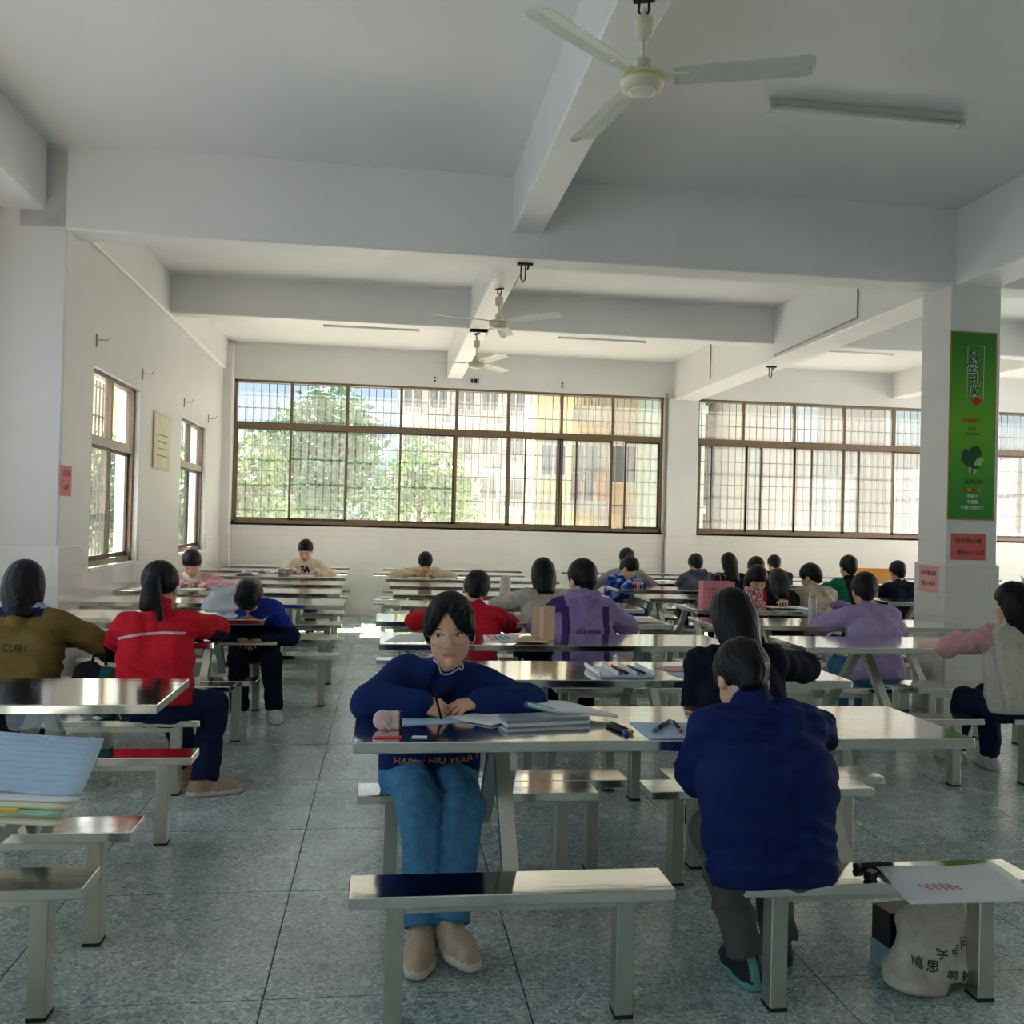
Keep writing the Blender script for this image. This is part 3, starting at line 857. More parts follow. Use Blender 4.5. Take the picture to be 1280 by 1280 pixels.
BLUEW = mat('hazy_blue_render', srgb(168, 190, 208), 0.85, noise=0.04, nscale=0.3)
PALE = mat('pale_pink_render', srgb(200, 188, 172), 0.85, noise=0.04, nscale=0.4)
GREENW = mat('pale_green_render', srgb(198, 214, 200), 0.85, noise=0.04, nscale=0.4)
building('apartment_block', 0.8, 9.5, 64, 10, 14.5, GREYW, 'tall grey apartment block seen through the middle of the long window', cols=5, win=(1.3, 1.5), balcony=1.9, frame_m=FRW, glass_m=GLD, band_m=FRW)
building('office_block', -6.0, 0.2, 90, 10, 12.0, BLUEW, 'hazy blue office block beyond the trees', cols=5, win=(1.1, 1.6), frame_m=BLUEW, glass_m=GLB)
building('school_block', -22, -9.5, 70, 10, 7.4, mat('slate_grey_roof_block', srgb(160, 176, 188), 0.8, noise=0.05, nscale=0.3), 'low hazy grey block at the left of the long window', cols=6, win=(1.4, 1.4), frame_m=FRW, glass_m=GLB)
building('apartment_house', 6.2, 10.6, 33, 8, 13.5, CREAM, 'cream apartment house with balconies and railings in the right half of the long window', cols=3, win=(1.1, 1.4), balcony=1.5, frame_m=FRW, glass_m=GLD, band_m=PALE)
building('apartment_house', 4.7, 5.9, 30, 2.4, 6.6, mat('yellow_render', srgb(236, 218, 168), 0.85, noise=0.05), 'low yellow house with a stair roof beside the balconies', cols=1, win=(0.9, 1.1), frame_m=FRW, glass_m=GLD, band_m=PALE)
building('apartment_house', 8.4, 9.45, 27.5, 4, 12.5, GREENW, 'narrow pale green house front near the pilaster', cols=1, win=(0.7, 1.2), frame_m=FRW, glass_m=GLD)
building('apartment_house', 9.95, 22.5, 25.5, 6.5, 13.0, PALE, 'big pale house wall filling the right window', cols=4, win=(1.1, 1.2), frame_m=FRW, glass_m=mat('pale_glass', srgb(205, 212, 208), 0.3, noise=0.05), floors_h=3.4)
building('apartment_house', 23.2, 36, 32, 8, 10.5, mat('grey_white_render', srgb(214, 216, 214), 0.85, noise=0.05), 'grey white house with rows of windows at the far right', cols=5, win=(1.6, 1.5), frame_m=FRW, glass_m=GLD)
# laundry on the balcony
for k, (xx, c, w_) in enumerate(((7.38, (214, 140, 66), 0.42), (6.45, (150, 120, 118), 0.34), (6.9, (90, 96, 104), 0.30))):
    mb = MB()
    vs = []
    for i in range(9):
        for j in range(5):
            vs.append((w_ * (i / 8 - 0.5), 0.03 * math.sin(i * 1.7 + j), -0.95 * j / 4))
    mb.add(vs, [(i * 5 + j, (i + 1) * 5 + j, (i + 1) * 5 + j + 1, i * 5 + j + 1) for i in range(8) for j in range(4)])
    o = mb.obj('laundry_cloth', cloth('laundry_%d' % k, c), None, True)
    sm = o.modifiers.new('thickness', 'SOLIDIFY'); sm.thickness = 0.012
    o.location = (xx, 31.89, 3.24)
    tag(o, '%s cloth hung out to dry on the cream house' % ('orange', 'mauve', 'dark grey')[k], 'laundry')

def tree(x, y, h, r, label, seed, leafc, n=5200, trunk_r=0.16, z0=GROUNDZ, lsz=0.16):
    rr = random.Random(seed)
    t = thing('tree', label, 'tree', (x, y, z0), 0, 'trees outside the long window')
    tk = MB()
    tk.tube([(0, 0, 0), (0.1, 0.05, h * 0.3), (0.0, 0.1, h * 0.6), (0.1, 0, h * 0.85)], [trunk_r, trunk_r * 0.8, trunk_r * 0.6, trunk_r * 0.2], 8)
    for k in range(7):
        a = k * 2.4
        z_ = h * (0.42 + 0.06 * k)
        tk.tube([(0.05, 0.05, z_), (math.cos(a) * r * 0.35, math.sin(a) * r * 0.35, z_ + 0.5), (math.cos(a) * r * 0.75, math.sin(a) * r * 0.75, z_ + 0.9)], [trunk_r * 0.4, trunk_r * 0.25, 0.02], 5)
    tk.obj('trunk', mat('tree_bark', srgb(104, 92, 78), 0.9, noise=0.2), t)
    cl = []
    for k in range(26):
        a = rr.uniform(0, 2 * PI); q = r * math.sqrt(rr.random()) * 0.8
        zz = h * rr.uniform(0.45, 0.92)
        lim = 1 - abs(zz / h - 0.66) * 1.6
        cl.append((math.cos(a) * q * lim, math.sin(a) * q * lim, zz, r * rr.uniform(0.28, 0.46)))
    lf = MB()
    for k in range(n):
        c = rr.choice(cl)
        u = Vector((rr.gauss(0, 1), rr.gauss(0, 1), rr.gauss(0, 1))).normalized()
        p = Vector(c[:3]) + u * c[3] * (0.55 + 0.45 * rr.random())
        s = lsz * rr.uniform(0.6, 1.3)
        d1 = Vector((rr.gauss(0, 1), rr.gauss(0, 1), rr.gauss(0, 0.6))).normalized()
        d2 = d1.cross(Vector((rr.gauss(0, 1), rr.gauss(0, 1), rr.gauss(0, 1)))).normalized()
        lf.add([p - d1 * s, p + d2 * s * 0.45, p + d1 * s, p - d2 * s * 0.45], [(0, 1, 2, 3)], rr.choice((0, 0, 1)))
    lf.obj('foliage', [leafc[0], leafc[1]], t)['kind'] = 'stuff'
LG1 = mat('leaf_green_light', srgb(156, 182, 120), 0.6, noise=0.1, nscale=2)
LG2 = mat('leaf_green_dark', srgb(104, 142, 104), 0.6, noise=0.1, nscale=2)
LG3 = mat('leaf_green_blue', srgb(118, 156, 128), 0.6, noise=0.1, nscale=2)
tree(-4.6, 27.5, 7.6, 2.4, 'pale green tree at the left end of the long window', 1, (LG1, LG2))
tree(-2.2, 33.5, 10.3, 2.7, 'tall dense green tree in the second bay of the long window', 2, (LG3, LG2), 7000)
tree(1.4, 39.5, 9.0, 2.7, 'rounded green tree in the third bay of the long window', 3, (LG3, LG1))
tree(-9.5, 37, 8.4, 3.0, 'green tree farther left behind the others', 4, (LG2, LG1))
tree(-9.0, 19, 6.4, 2.2, 'tree outside the left wall windows', 5, (LG1, LG2))
# neighbour seen through the left windows
building('apartment_house', -40, -12, 34, 20, 9.0, CREAM, 'pale building seen through the left wall windows', cols=6, frame_m=FRW, glass_m=GLD)
# ================================================================== people: smooth-union bodies meshed with surface nets
def surfnet(f, lo, hi, h):
    lo = np.array(lo, np.float32); hi = np.array(hi, np.float32)
    n = np.ceil((hi - lo) / h).astype(int) + 1
    ax = [lo[i] + h * np.arange(n[i], dtype=np.float32) for i in range(3)]
    G = np.stack(np.meshgrid(*ax, indexing='ij'), -1).reshape(-1, 3)
    D = f(G).reshape(n).astype(np.float32)
    ins = D < 0
    c = np.zeros(n - 1, np.int8)
    for a in (0, 1):
        for b in (0, 1):
            for d in (0, 1):
                c += ins[a:n[0] - 1 + a, b:n[1] - 1 + b, d:n[2] - 1 + d]
    act = (c > 0) & (c < 8)
    idx = -np.ones(n - 1, np.int64)
    k = int(act.sum())
    idx[act] = np.arange(k)
    ci = np.argwhere(act)
    acc = np.zeros((k, 3), np.float32); cnt = np.zeros(k, np.float32)
    corners = [(a, b, d) for a in (0, 1) for b in (0, 1) for d in (0, 1)]
    for p in corners:
        for ax_ in range(3):
            if p[ax_]: continue
            q = list(p); q[ax_] = 1
            da = D[ci[:, 0] + p[0], ci[:, 1] + p[1], ci[:, 2] + p[2]]
            db = D[ci[:, 0] + q[0], ci[:, 1] + q[1], ci[:, 2] + q[2]]
            x = (da < 0) != (db < 0)
            t = np.where(x, da / np.where(x, da - db, 1), 0)
            pos = np.tile(np.array(p, np.float32), (k, 1)); pos[:, ax_] += t
            acc[x] += pos[x]; cnt[x] += 1
    V = lo + h * (ci + acc / np.maximum(cnt, 1)[:, None])
    F = []
    for a in range(3):
        b, d = (a + 1) % 3, (a + 2) % 3
        sl0 = [slice(None)] * 3; sl1 = [slice(None)] * 3
        sl0[a] = slice(0, -1); sl1[a] = slice(1, None)
        s0 = ins[tuple(sl0)]; s1 = ins[tuple(sl1)]
        e = np.argwhere(s0 != s1)
        e = e[(e[:, b] > 0) & (e[:, d] > 0) & (e[:, b] < n[b] - 1) & (e[:, d] < n[d] - 1)]
        fl = s0[e[:, 0], e[:, 1], e[:, 2]]
        def cell(ob, od):
            q = e.copy(); q[:, b] -= ob; q[:, d] -= od
            return idx[q[:, 0], q[:, 1], q[:, 2]]
        quad = np.stack([cell(1, 1), cell(0, 1), cell(0, 0), cell(1, 0)], 1)
        quad[~fl] = quad[~fl][:, ::-1]
        F.append(quad)
    return V, np.concatenate(F)

def np_mesh(name, V, F, mi=None):
    me = bpy.data.meshes.new(name)
    me.vertices.add(len(V)); me.vertices.foreach_set('co', np.asarray(V, np.float32).ravel())
    me.loops.add(len(F) * 4); me.loops.foreach_set('vertex_index', np.asarray(F, np.int32).ravel())
    me.polygons.add(len(F)); me.polygons.foreach_set('loop_start', np.arange(len(F), dtype=np.int32) * 4)
    me.polygons.foreach_set('loop_total', np.full(len(F), 4, np.int32))
    me.polygons.foreach_set('use_smooth', np.ones(len(F), bool))
    if mi is not None: me.polygons.foreach_set('material_index', np.asarray(mi, np.int32))
    me.update(calc_edges=True); me.validate()
    return me

def v3(*a): return np.array(a, np.float32)
def cone(P, a, b, ra, rb):
    a = np.asarray(a, np.float32); b = np.asarray(b, np.float32)
    d = b - a
    t = np.clip(((P - a) @ d) / max(float(d @ d), 1e-9), 0, 1)
    q = P - a - t[:, None] * d
    return np.sqrt((q * q).sum(1)) - (ra + (rb - ra) * t)
def ell(P, c, r):
    q = P - np.asarray(c, np.float32); r = np.asarray(r, np.float32)
    k0 = np.sqrt(((q / r) ** 2).sum(1)); k1 = np.sqrt(((q / (r * r)) ** 2).sum(1)) + 1e-6
    return k0 * (k0 - 1) / k1
def smin(a, b, k):
    h = np.clip(0.5 + 0.5 * (b - a) / k, 0, 1)
    return b + (a - b) * h - k * h * (1 - h)
def smax(a, b, k): return -smin(-a, -b, k)
def plane(P, o, n): return (P - np.asarray(o, np.float32)) @ np.asarray(n, np.float32)
def rotm(rx, ry, rz):
    return np.array(Matrix.Rotation(rz, 3, 'Z') @ Matrix.Rotation(rx, 3, 'X') @ Matrix.Rotation(ry, 3, 'Y'), np.float32)
def ik(S, W, l1, l2, hint):
    S, W = np.asarray(S, float), np.asarray(W, float)
    d = W - S; L = np.linalg.norm(d)
    mx = (l1 + l2) * 0.995
    if L > mx: W = S + d / L * mx; d = W - S; L = mx
    a = (l1 * l1 - l2 * l2 + L * L) / (2 * L); hh = math.sqrt(max(l1 * l1 - a * a, 1e-6))
    u = d / L; hv = np.asarray(hint, float); hv = hv - u * (hv @ u); hv /= np.linalg.norm(hv)
    return (S + u * a + hv * hh).astype(np.float32), W.astype(np.float32)

# ---- head (frame: +y face, +z up, origin between the ears)
def head_sdf(P):
    d = ell(P, (0, -0.012, 0.032), (0.073, 0.091, 0.088))
    d = smin(d, ell(P, (0, 0.018, -0.03), (0.060, 0.068, 0.072)), 0.03)
    d = smin(d, ell(P, (0, 0.035, -0.068), (0.040, 0.042, 0.036)), 0.03)
    d = smin(d, cone(P, (0, 0.062, -0.092), (0, 0.060, -0.086), 0.019, 0.016), 0.02)
    for s in (-1, 1):
        d = smin(d, cone(P, (s * 0.036, 0.052, -0.028), (s * 0.040, 0.04, -0.05), 0.024, 0.018), 0.02)
    for s in (-1, 1):
        d = smax(d, -cone(P, (s * 0.022, 0.092, 0.000), (s * 0.040, 0.082, 0.002), 0.010, 0.008), 0.014)
    d = smin(d, cone(P, (0, 0.076, 0.004), (0, 0.093, -0.030), 0.006, 0.010), 0.014)
    for s in (-1, 1):
        d = smin(d, cone(P, (s * 0.010, 0.082, -0.033), (s * 0.012, 0.079, -0.034), 0.0075, 0.006), 0.008)
    d = smin(d, cone(P, (-0.016, 0.074, -0.0585), (0.016, 0.074, -0.0585), 0.0065, 0.0065), 0.006)
    d = smin(d, cone(P, (-0.012, 0.073, -0.068), (0.012, 0.073, -0.068), 0.0075, 0.0075), 0.006)
    d = smax(d, -cone(P, (-0.018, 0.084, -0.0632), (0.018, 0.084, -0.0632), 0.0024, 0.0024), 0.003)
    for s in (-1, 1):
        d = smin(d, ell(P, (s * 0.074, -0.006, -0.012), (0.010, 0.020, 0.032)), 0.008)
        d = smax(d, -ell(P, (s * 0.085, 0.0, -0.008), (0.007, 0.009, 0.017)), 0.005)
    return d
def strands(P, n=60.0, amp=0.0014):
    a = np.arctan2(P[:, 0], -P[:, 1] + 0.02)
    return amp * (np.sin(a * n + 5 * np.sin(P[:, 2] * 38) ) + 0.6 * np.sin(a * n * 0.37 + 3 * np.sin(P[:, 2] * 22 + 1)))
def hair_sdf(style):
    def f(P):
        cap = ell(P, (0, -0.016, 0.036), (0.087, 0.104, 0.098))
        if style == 'short':
            d = cap
            d = smax(d, -ell(P, (0, 0.115, -0.055), (0.076, 0.105, 0.105)), 0.012)      # face
            d = smin(d, cone(P, (0, -0.07, -0.02), (0, -0.062, -0.055), 0.05, 0.04), 0.03)
            d = smax(d, -plane(P, (0, -0.05, -0.085), (0, -0.20, 0.98)), 0.02)       # nape
            for s in (-1, 1):
                d = smax(d, -ell(P, (s * 0.09, 0.012, -0.045), (0.032, 0.045, 0.05)), 0.01)
            return d + strands(P, 40, 0.0016)
        d = cap
        if style == 'bob':
            d = smin(d, ell(P, (0, -0.035, -0.035), (0.096, 0.082, 0.125)), 0.03)
            d = smin(d, cone(P, (0, -0.05, -0.03), (0, -0.062, -0.14), 0.078, 0.072), 0.03)
            d = smax(d, -plane(P, (0, -0.05, -0.165), (0, 0.0, 1)), 0.02)
        elif style == 'long':
            d = smin(d, ell(P, (0, -0.035, -0.035), (0.093, 0.080, 0.125)), 0.03)
            d = smin(d, cone(P, (0, -0.055, -0.03), (0, -0.085, -0.22), 0.080, 0.062), 0.03)
            d = smax(d, -plane(P, (0, -0.05, -0.27), (0, 0.0, 1)), 0.03)
        elif style == 'pony':
            d = smax(d, -plane(P, (0, -0.06, -0.055), (0, -0.5, 0.87)), 0.02)
            d = smin(d, cone(P, (0.0, -0.112, 0.035), (0.0, -0.135, 0.005), 0.022, 0.030), 0.015)
            tail = cone(P, (-0.004, -0.135, 0.005), (-0.012, -0.13, -0.10), 0.032, 0.038)
            tail = smin(tail, cone(P, (0.010, -0.135, -0.02), (0.036, -0.128, -0.17), 0.026, 0.017), 0.02)
            tail = smin(tail, cone(P, (-0.020, -0.135, -0.02), (-0.046, -0.128, -0.12), 0.026, 0.015), 0.02)
            d = smin(d, tail, 0.012)
        elif style == 'tail':
            d = smax(d, -plane(P, (0, -0.06, -0.055), (0, -0.5, 0.87)), 0.02)
            d = smin(d, cone(P, (0, -0.112, 0.03), (0, -0.138, -0.02), 0.024, 0.040), 0.02)
            d = smin(d, cone(P, (0, -0.138, -0.02), (0.006, -0.14, -0.15), 0.040, 0.012), 0.02)
        elif style == 'bangs':       # tied back, parted in front, side locks framing the face
            d = ell(P, (0, -0.012, 0.040), (0.083, 0.104, 0.097))
            for s in (-1, 1):
                d = smin(d, cone(P, (s * 0.058, 0.040, 0.060), (s * 0.076, 0.026, -0.036), 0.026, 0.008), 0.02)
                d = smin(d, cone(P, (s * 0.026, 0.064, 0.086), (s * 0.074, 0.050, 0.010), 0.020, 0.010), 0.02)
            d = smax(d, -plane(P, (0, -0.03, -0.06), (0, -0.35, 0.93)), 0.02)
            w = smax(np.abs(P[:, 0] - 0.006) * 0.86 - (0.084 - P[:, 2]) * 0.51, -(P[:, 1] - 0.030), 0.01)
            w = smax(w, np.abs(P[:, 0]) - 0.0685, 0.01)
            d = smax(d, -w, 0.008)
            for s in (-1, 1):
                d = smax(d, -ell(P, (s * 0.096, 0.0, -0.055), (0.035, 0.05, 0.04)), 0.01)
        if style != 'bangs':
            w = smax(np.abs(P[:, 0]) - 0.062, P[:, 2] - 0.048 + 0.35 * np.abs(P[:, 0]), 0.012)
            w = smax(w, -(P[:, 1] - 0.012), 0.012)
            d = smax(d, -w, 0.010)
        return d + strands(P)
    return f

# ---- hand (frame: origin wrist, +y towards the fingers, +z back of the hand, +x thumb side)
def hand_sdf(curl=0.6, pinch=False):
    fing = []
    for i, (x_, L, sp) in enumerate(((0.030, (0.036, 0.023, 0.019), 0.16), (0.0105, (0.041, 0.026, 0.020), 0.04), (-0.009, (0.038, 0.024, 0.019), -0.08), (-0.0275, (0.029, 0.019, 0.017), -0.22))):
        p = v3(x_, 0.078 - abs(x_ - 0.005) * 0.25, 0.0)
        c0 = curl * (1.0 + 0.15 * i)
        ang = -0.15
        pts = [p]
        for L_, kf in zip(L, (0.75, 0.9, 0.6)):
            ang -= c0 * kf
            dirv = v3(math.sin(sp), math.cos(ang), math.sin(ang))
            dirv = dirv / np.linalg.norm(dirv)
            p = p + dirv * L_
            pts.append(p)
        fing.append(pts)
    th = [v3(0.026, 0.022, -0.006), v3(0.047, 0.050, -0.016), v3(0.046, 0.078, -0.028), v3(0.036, 0.098, -0.036)]
    if not pinch:
        th = [v3(0.026, 0.022, -0.006), v3(0.052, 0.045, -0.012), v3(0.060, 0.070, -0.020), v3(0.058, 0.090, -0.026)]
    def f(P):
        d = cone(P, (0, -0.018, 0.0), (0, 0.0, 0.0), 0.020, 0.021)
        for i, x_ in enumerate((0.024, 0.008, -0.008, -0.022)):
            d = smin(d, cone(P, (x_ * 0.55, 0.005, -0.002), fing[i][0], 0.016, 0.0115), 0.014)
        for pts in fing:
            r = (0.0090, 0.0084, 0.0077, 0.0064)
            for j in range(3):
                d = smin(d, cone(P, pts[j], pts[j + 1], r[j], r[j + 1]), 0.0015)
        d = smin(d, cone(P, th[0], th[1], 0.0145, 0.0118), 0.014)
        d = smin(d, cone(P, th[1], th[2], 0.0112, 0.0098), 0.004)
        d = smin(d, cone(P, th[2], th[3], 0.0098, 0.0074), 0.004)
        return d
    return f

SKIN = mat('warm_skin', srgb(220, 174, 148), 0.5, noise=0.04, nscale=18, spec=0.35)
LIPS = mat('lip_pink', srgb(200, 138, 122), 0.45)
HAIR = mat('black_hair', (0.005, 0.005, 0.007), 0.46, noise=0.2, nscale=60, spec=0.28)
EYEW = mat('eye_white', srgb(232, 228, 222), 0.25)
IRIS = mat('dark_iris', srgb(34, 24, 20), 0.15)
SOLE_W = mat('white_rubber_sole', srgb(214, 210, 200), 0.6, noise=0.05)

PEOPLE = {}
def person(key, label, x, y, face, top, bottom, hair, s=1.0, lean=22, side=0, twist=0, head=(25, 0, 0), hands=None, elbow=(0.7, -0.2, -0.8),
           knees=None, ankles=None, shoes=None, res=0.012, hood=None, region=None, tops=None, collar=None, belly=0.0, puff=1.0, face_detail=False,
           handres=0.006, curl=0.7, curls=None, seat=BZ, neck_fwd=0.0, hair_mat=None, headoff=(0, 0, 0), hem=0.0, hand_rot=None, bottoms=None, bregion=None, hres=None, arm=1.0, neck_open=0.0):
    root = thing('person', label, 'person', (x, y, 0), face, 'students at the tables')
    th, sd = math.radians(lean), math.radians(side)
    hipz = seat + 0.095 * s
    P0 = v3(0, 0, hipz)
    up1 = v3(math.sin(sd) * 0.6, math.sin(th * 0.75), math.cos(th * 0.75)); up1 /= np.linalg.norm(up1)
    up2 = v3(math.sin(sd), math.sin(th * 1.25), math.cos(th * 1.25)); up2 /= np.linalg.norm(up2)
    M0 = P0 + up1 * 0.20 * s
    N0 = M0 + up2 * 0.21 * s
    tw = math.radians(twist)
    rx = v3(math.cos(tw), math.sin(tw), 0)
    rx = rx - up2 * (rx @ up2); rx /= np.linalg.norm(rx)
    hp, hy, hr = (math.radians(a) for a in head)
    nk = math.radians(lean * 0.9 + head[0] * 0.35)
    H0 = N0 + v3(0, math.sin(nk), math.cos(nk)) * 0.128 * s + v3(0, neck_fwd, 0) + np.asarray(headoff, np.float32)
    HR = rotm(-hp, hr, hy)
    # hands: dict of L/R targets in local metres; the default rests both on the table
    edge = GAP + BW / 2
    hands = hands or ((-0.10, edge + 0.16, TZ + 0.035), (0.10, edge + 0.16, TZ + 0.035))
    arms = []
    for sg, hnd in zip((-1, 1), hands):
        S = N0 - up2 * 0.056 * s + rx * (sg * 0.150 * s)
        eh = elbow[0 if sg < 0 else 1] if isinstance(elbow[0], tuple) else elbow
        E, W = ik(S, hnd, 0.245 * s * arm, 0.215 * s * arm, (sg * eh[0], eh[1], eh[2]))
        arms.append((sg, S, E, W))
    knees = knees or ((-0.10, 0.37 * s, seat + 0.055), (0.10, 0.37 * s, seat + 0.055))
    ankles = ankles or ((-0.10, 0.34 * s, 0.085), (0.10, 0.34 * s, 0.085))
    legs = []
    for sg, kn, an in zip((-1, 1), knees, ankles):
        legs.append((sg, v3(sg * 0.075 * s, 0.02, hipz - 0.038), v3(*kn), v3(*an)))
    # ---------------- top (jacket, jersey ...)
    pf = puff
    def top_core(P, inf=0.0, k=0.045, pf=puff):
        d = None
        for sg in (-1, 1):
            c1 = cone(P, P0 + rx * (sg * 0.062 * s) + v3(0, 0, -0.03), M0 + rx * (sg * 0.066 * s), 0.108 * s * pf + inf, (0.098 + belly) * s * pf + inf)
            c2 = cone(P, M0 + rx * (sg * 0.066 * s), N0 - up2 * 0.075 * s + rx * (sg * 0.078 * s), (0.098 + belly) * s * pf + inf, 0.082 * s * pf + inf)
            c = smin(c1, c2, k)
            d = c if d is None else smin(d, c, k)
        d = smin(d, cone(P, arms[0][1], arms[1][1], 0.054 * s + inf, 0.054 * s + inf), 0.05)
        d = smin(d, cone(P, N0 - up2 * 0.05 * s, N0 + (H0 - N0) * 0.12 - up2 * neck_open, 0.075 * s + inf, 0.058 * s + inf), 0.04)
        return d
    def arm_d(P, inf=0.0, pf=puff):
        d = None
        for sg, S, E, W in arms:
            c = smin(cone(P, S, E, 0.060 * s * pf + inf, 0.054 * s * pf + inf), cone(P, E, W, 0.054 * s * pf + inf, 0.040 * s * pf + inf), 0.02)
            d = c if d is None else np.minimum(d, c)
        return d
    rs = np.random.RandomState(abs(hash(key)) % 1000 if False else sum(ord(c) * (i + 3) for i, c in enumerate(key)) % 1000)
    w1, w2, w3 = rs.normal(0, 1, (3, 3)).astype(np.float32)
    w1 /= np.linalg.norm(w1); w2 /= np.linalg.norm(w2); w3 /= np.linalg.norm(w3)
    hem_o = P0 + up1 * (-0.055 - hem) * s
    def folds(P):
        a = P @ w1; b = P @ w2; c = P @ w3
        return (1.25 if res < 0.0105 else 1.0) * 0.0050 * np.sin(38 * a + 4 * np.sin(13 * b) + 2 * np.sin(21 * c)) + 0.0035 * np.sin(67 * c + 5 * np.sin(17 * a))
    def top_sdf(P):
        d = smin(top_core(P), arm_d(P), 0.035)
        if hood:
            c = N0 + (H0 - N0) * 0.10
            hd = cone(P, c + rx * -0.07 * s + v3(0, -0.055, 0.012) * s, c + rx * 0.07 * s + v3(0, -0.055, 0.012) * s, 0.042 * s, 0.042 * s)
            hd = smin(hd, cone(P, c + v3(0, -0.085, 0.0) * s, c + v3(0, -0.10, -0.09) * s, 0.055 * s, 0.035 * s), 0.04)
            for sg in (-1, 1):
                hd = smin(hd, cone(P, c + rx * sg * 0.075 * s + v3(0, -0.04, 0.01) * s, c + rx * sg * 0.055 * s + v3(0, 0.06, -0.01) * s, 0.034 * s, 0.022 * s), 0.02)
            d = smin(d, hd, 0.02)
        if collar:
            c0 = N0 - up2 * 0.01; c1 = N0 + (H0 - N0) * collar + v3(0, -0.012, 0) * s
            d = smin(d, cone(P, c0, c1, 0.070 * s, 0.068 * s), 0.02)
        d = d + folds(P)
        d = smax(d, -plane(P, hem_o, up1), 0.015)
        return d
    pts = np.array([P0, M0, N0] + [q for a in arms for q in a[1:]])
    lo = pts.min(0) - 0.16 * s; hi = pts.max(0) + 0.14 * s
    V, F = surfnet(top_sdf, lo, hi, res)
    tmats = tops or [top]
    mi = None
    if region is not None:
        mi = region(V[F].mean(1), dict(P0=P0, M0=M0, N0=N0, up1=up1, up2=up2, rx=rx, arms=arms, s=s))
    mk('top', np_mesh('top', V, F, mi), tmats, root)
    # ---------------- trousers
    def bot_sdf(P):
        d = cone(P, legs[0][1], legs[1][1], 0.105 * s, 0.105 * s)
        for sg, h_, kn, an in legs:
            c = smin(cone(P, h_, kn, 0.084 * s, 0.068 * s), cone(P, kn, an, 0.070 * s, 0.060 * s), 0.03)
            u = (an - kn); u = u / np.linalg.norm(u)
            c = smax(c, plane(P, an + u * 0.005, u), 0.008)
            d = smin(d, c, 0.025)
        d = d + folds(P) * 0.8
        return smax(d, P[:, 2] - (hipz + 0.08), 0.02)
    pts = np.array([q for l in legs for q in l[1:]])
    lo = pts.min(0) - 0.13 * s; hi = pts.max(0) + 0.13 * s
    V, F = surfnet(bot_sdf, lo, hi, res * 1.15)
    mi = bregion(V[F].mean(1), legs) if bregion else None
    mk('trousers', np_mesh('trousers', V, F, mi), bottoms or [bottom], root)
    # ---------------- shoes
    shoes = shoes or dict(m=SOLE_W)
    for sg, h_, kn, an in legs:
        yaw = shoes.get('yaw', (0.1, -0.1))[0 if sg < 0 else 1]
        cy, sy = math.cos(yaw), math.sin(yaw)
        R = np.array([[cy, -sy, 0], [sy, cy, 0], [0, 0, 1]], np.float32)
        pit = shoes.get('pitch', 0.0)
        R = R @ np.array(Matrix.Rotation(pit, 3, 'X'), np.float32)
        base = v3(an[0], an[1], max(an[2] - 0.085 * s, 0.0))
        def shoe_sdf(P):
            Q = (P - base) @ R / s
            d = cone(Q, (0, -0.005, 0.075), (0, -0.012, 0.045), 0.040, 0.042)
            d = smin(d, cone(Q, (0, -0.045, 0.035), (0, 0.075, 0.034), 0.037, 0.041), 0.03)
            d = smin(d, cone(Q, (0, 0.07, 0.034), (0, 0.135, 0.026), 0.043, 0.033), 0.03)
            sole = np.maximum(np.maximum(np.abs(Q[:, 2] - 0.012) - 0.012, smin(cone(Q * v3(1, 1, 0), (0, -0.045, 0), (0, 0.08, 0), 0.042, 0.048), cone(Q * v3(1, 1, 0), (0, 0.08, 0), (0, 0.14, 0), 0.048, 0.036), 0.02)), -Q[:, 2])
            d = np.minimum(np.maximum(d, -Q[:, 2]), sole)
            return np.maximum(d, Q[:, 2] - 0.105) * s
        V, F = surfnet(shoe_sdf, base - 0.20 * s, base + v3(0.20, 0.20, 0.22) * s, 0.008 if res < 0.011 else 0.012)
        Q = (V[F].mean(1) - base) @ R / s
        mi = np.where(Q[:, 2] < 0.026, 1, 0)
        if 'tongue' in shoes: mi = np.where((np.abs(Q[:, 0]) < 0.014) & (Q[:, 2] > 0.026), 2, mi)
        so = mk('shoe', np_mesh('shoe', V, F, mi), [shoes.get('m', SOLE_W), shoes.get('sole', SOLE_W)] + ([shoes['tongue']] if 'tongue' in shoes else []), root)
        if res < 0.0115 and 'tongue' not in shoes:
            Rm = R.T
            for q in range(4):
                yy = 0.030 + 0.018 * q; zz = 0.0865 - 0.0058 * q
                pts_ = [tuple((base + s * (v3(xx, yy + 0.004 * (1 if xx > 0 else -1), zz - 9.0 * xx * xx) @ Rm)).tolist()) for xx in (-0.026, -0.013, 0.0, 0.013, 0.026)]
                MB().tube(pts_, 0.0032, 5).obj('lace', SOLE_W, so, True)
    # ---------------- body: one mesh (trunk, neck and limbs; head; hands)
    VV, FF, MI = [], [], []
    off = 0
    def addm(V, F, mi=None):
        nonlocal off
        VV.append(V); FF.append(F + off); off += len(V)
        MI.append(np.zeros(len(F), int) if mi is None else mi)
    nkr = 0.044 * s
    def trunk(P):
        d = top_core(P, -0.034 * s, pf=1.0)
        d = smin(d, arm_d(P, -0.026 * s, pf=1.0), 0.03)
        d = smin(d, cone(P, N0 - up2 * 0.03, H0 - HR @ v3(0, 0.012, 0.045) * s, nkr * 1.08, nkr), 0.03)
        for sg, h_, kn, an in legs:
            d = smin(d, smin(cone(P, h_, kn, 0.065 * s, 0.048 * s), cone(P, kn, an, 0.048 * s, 0.030 * s), 0.03), 0.03)
        return d
    pts = np.array([P0, N0, H0] + [q for a in arms for q in a[1:]] + [q for l in legs for q in l[1:]])
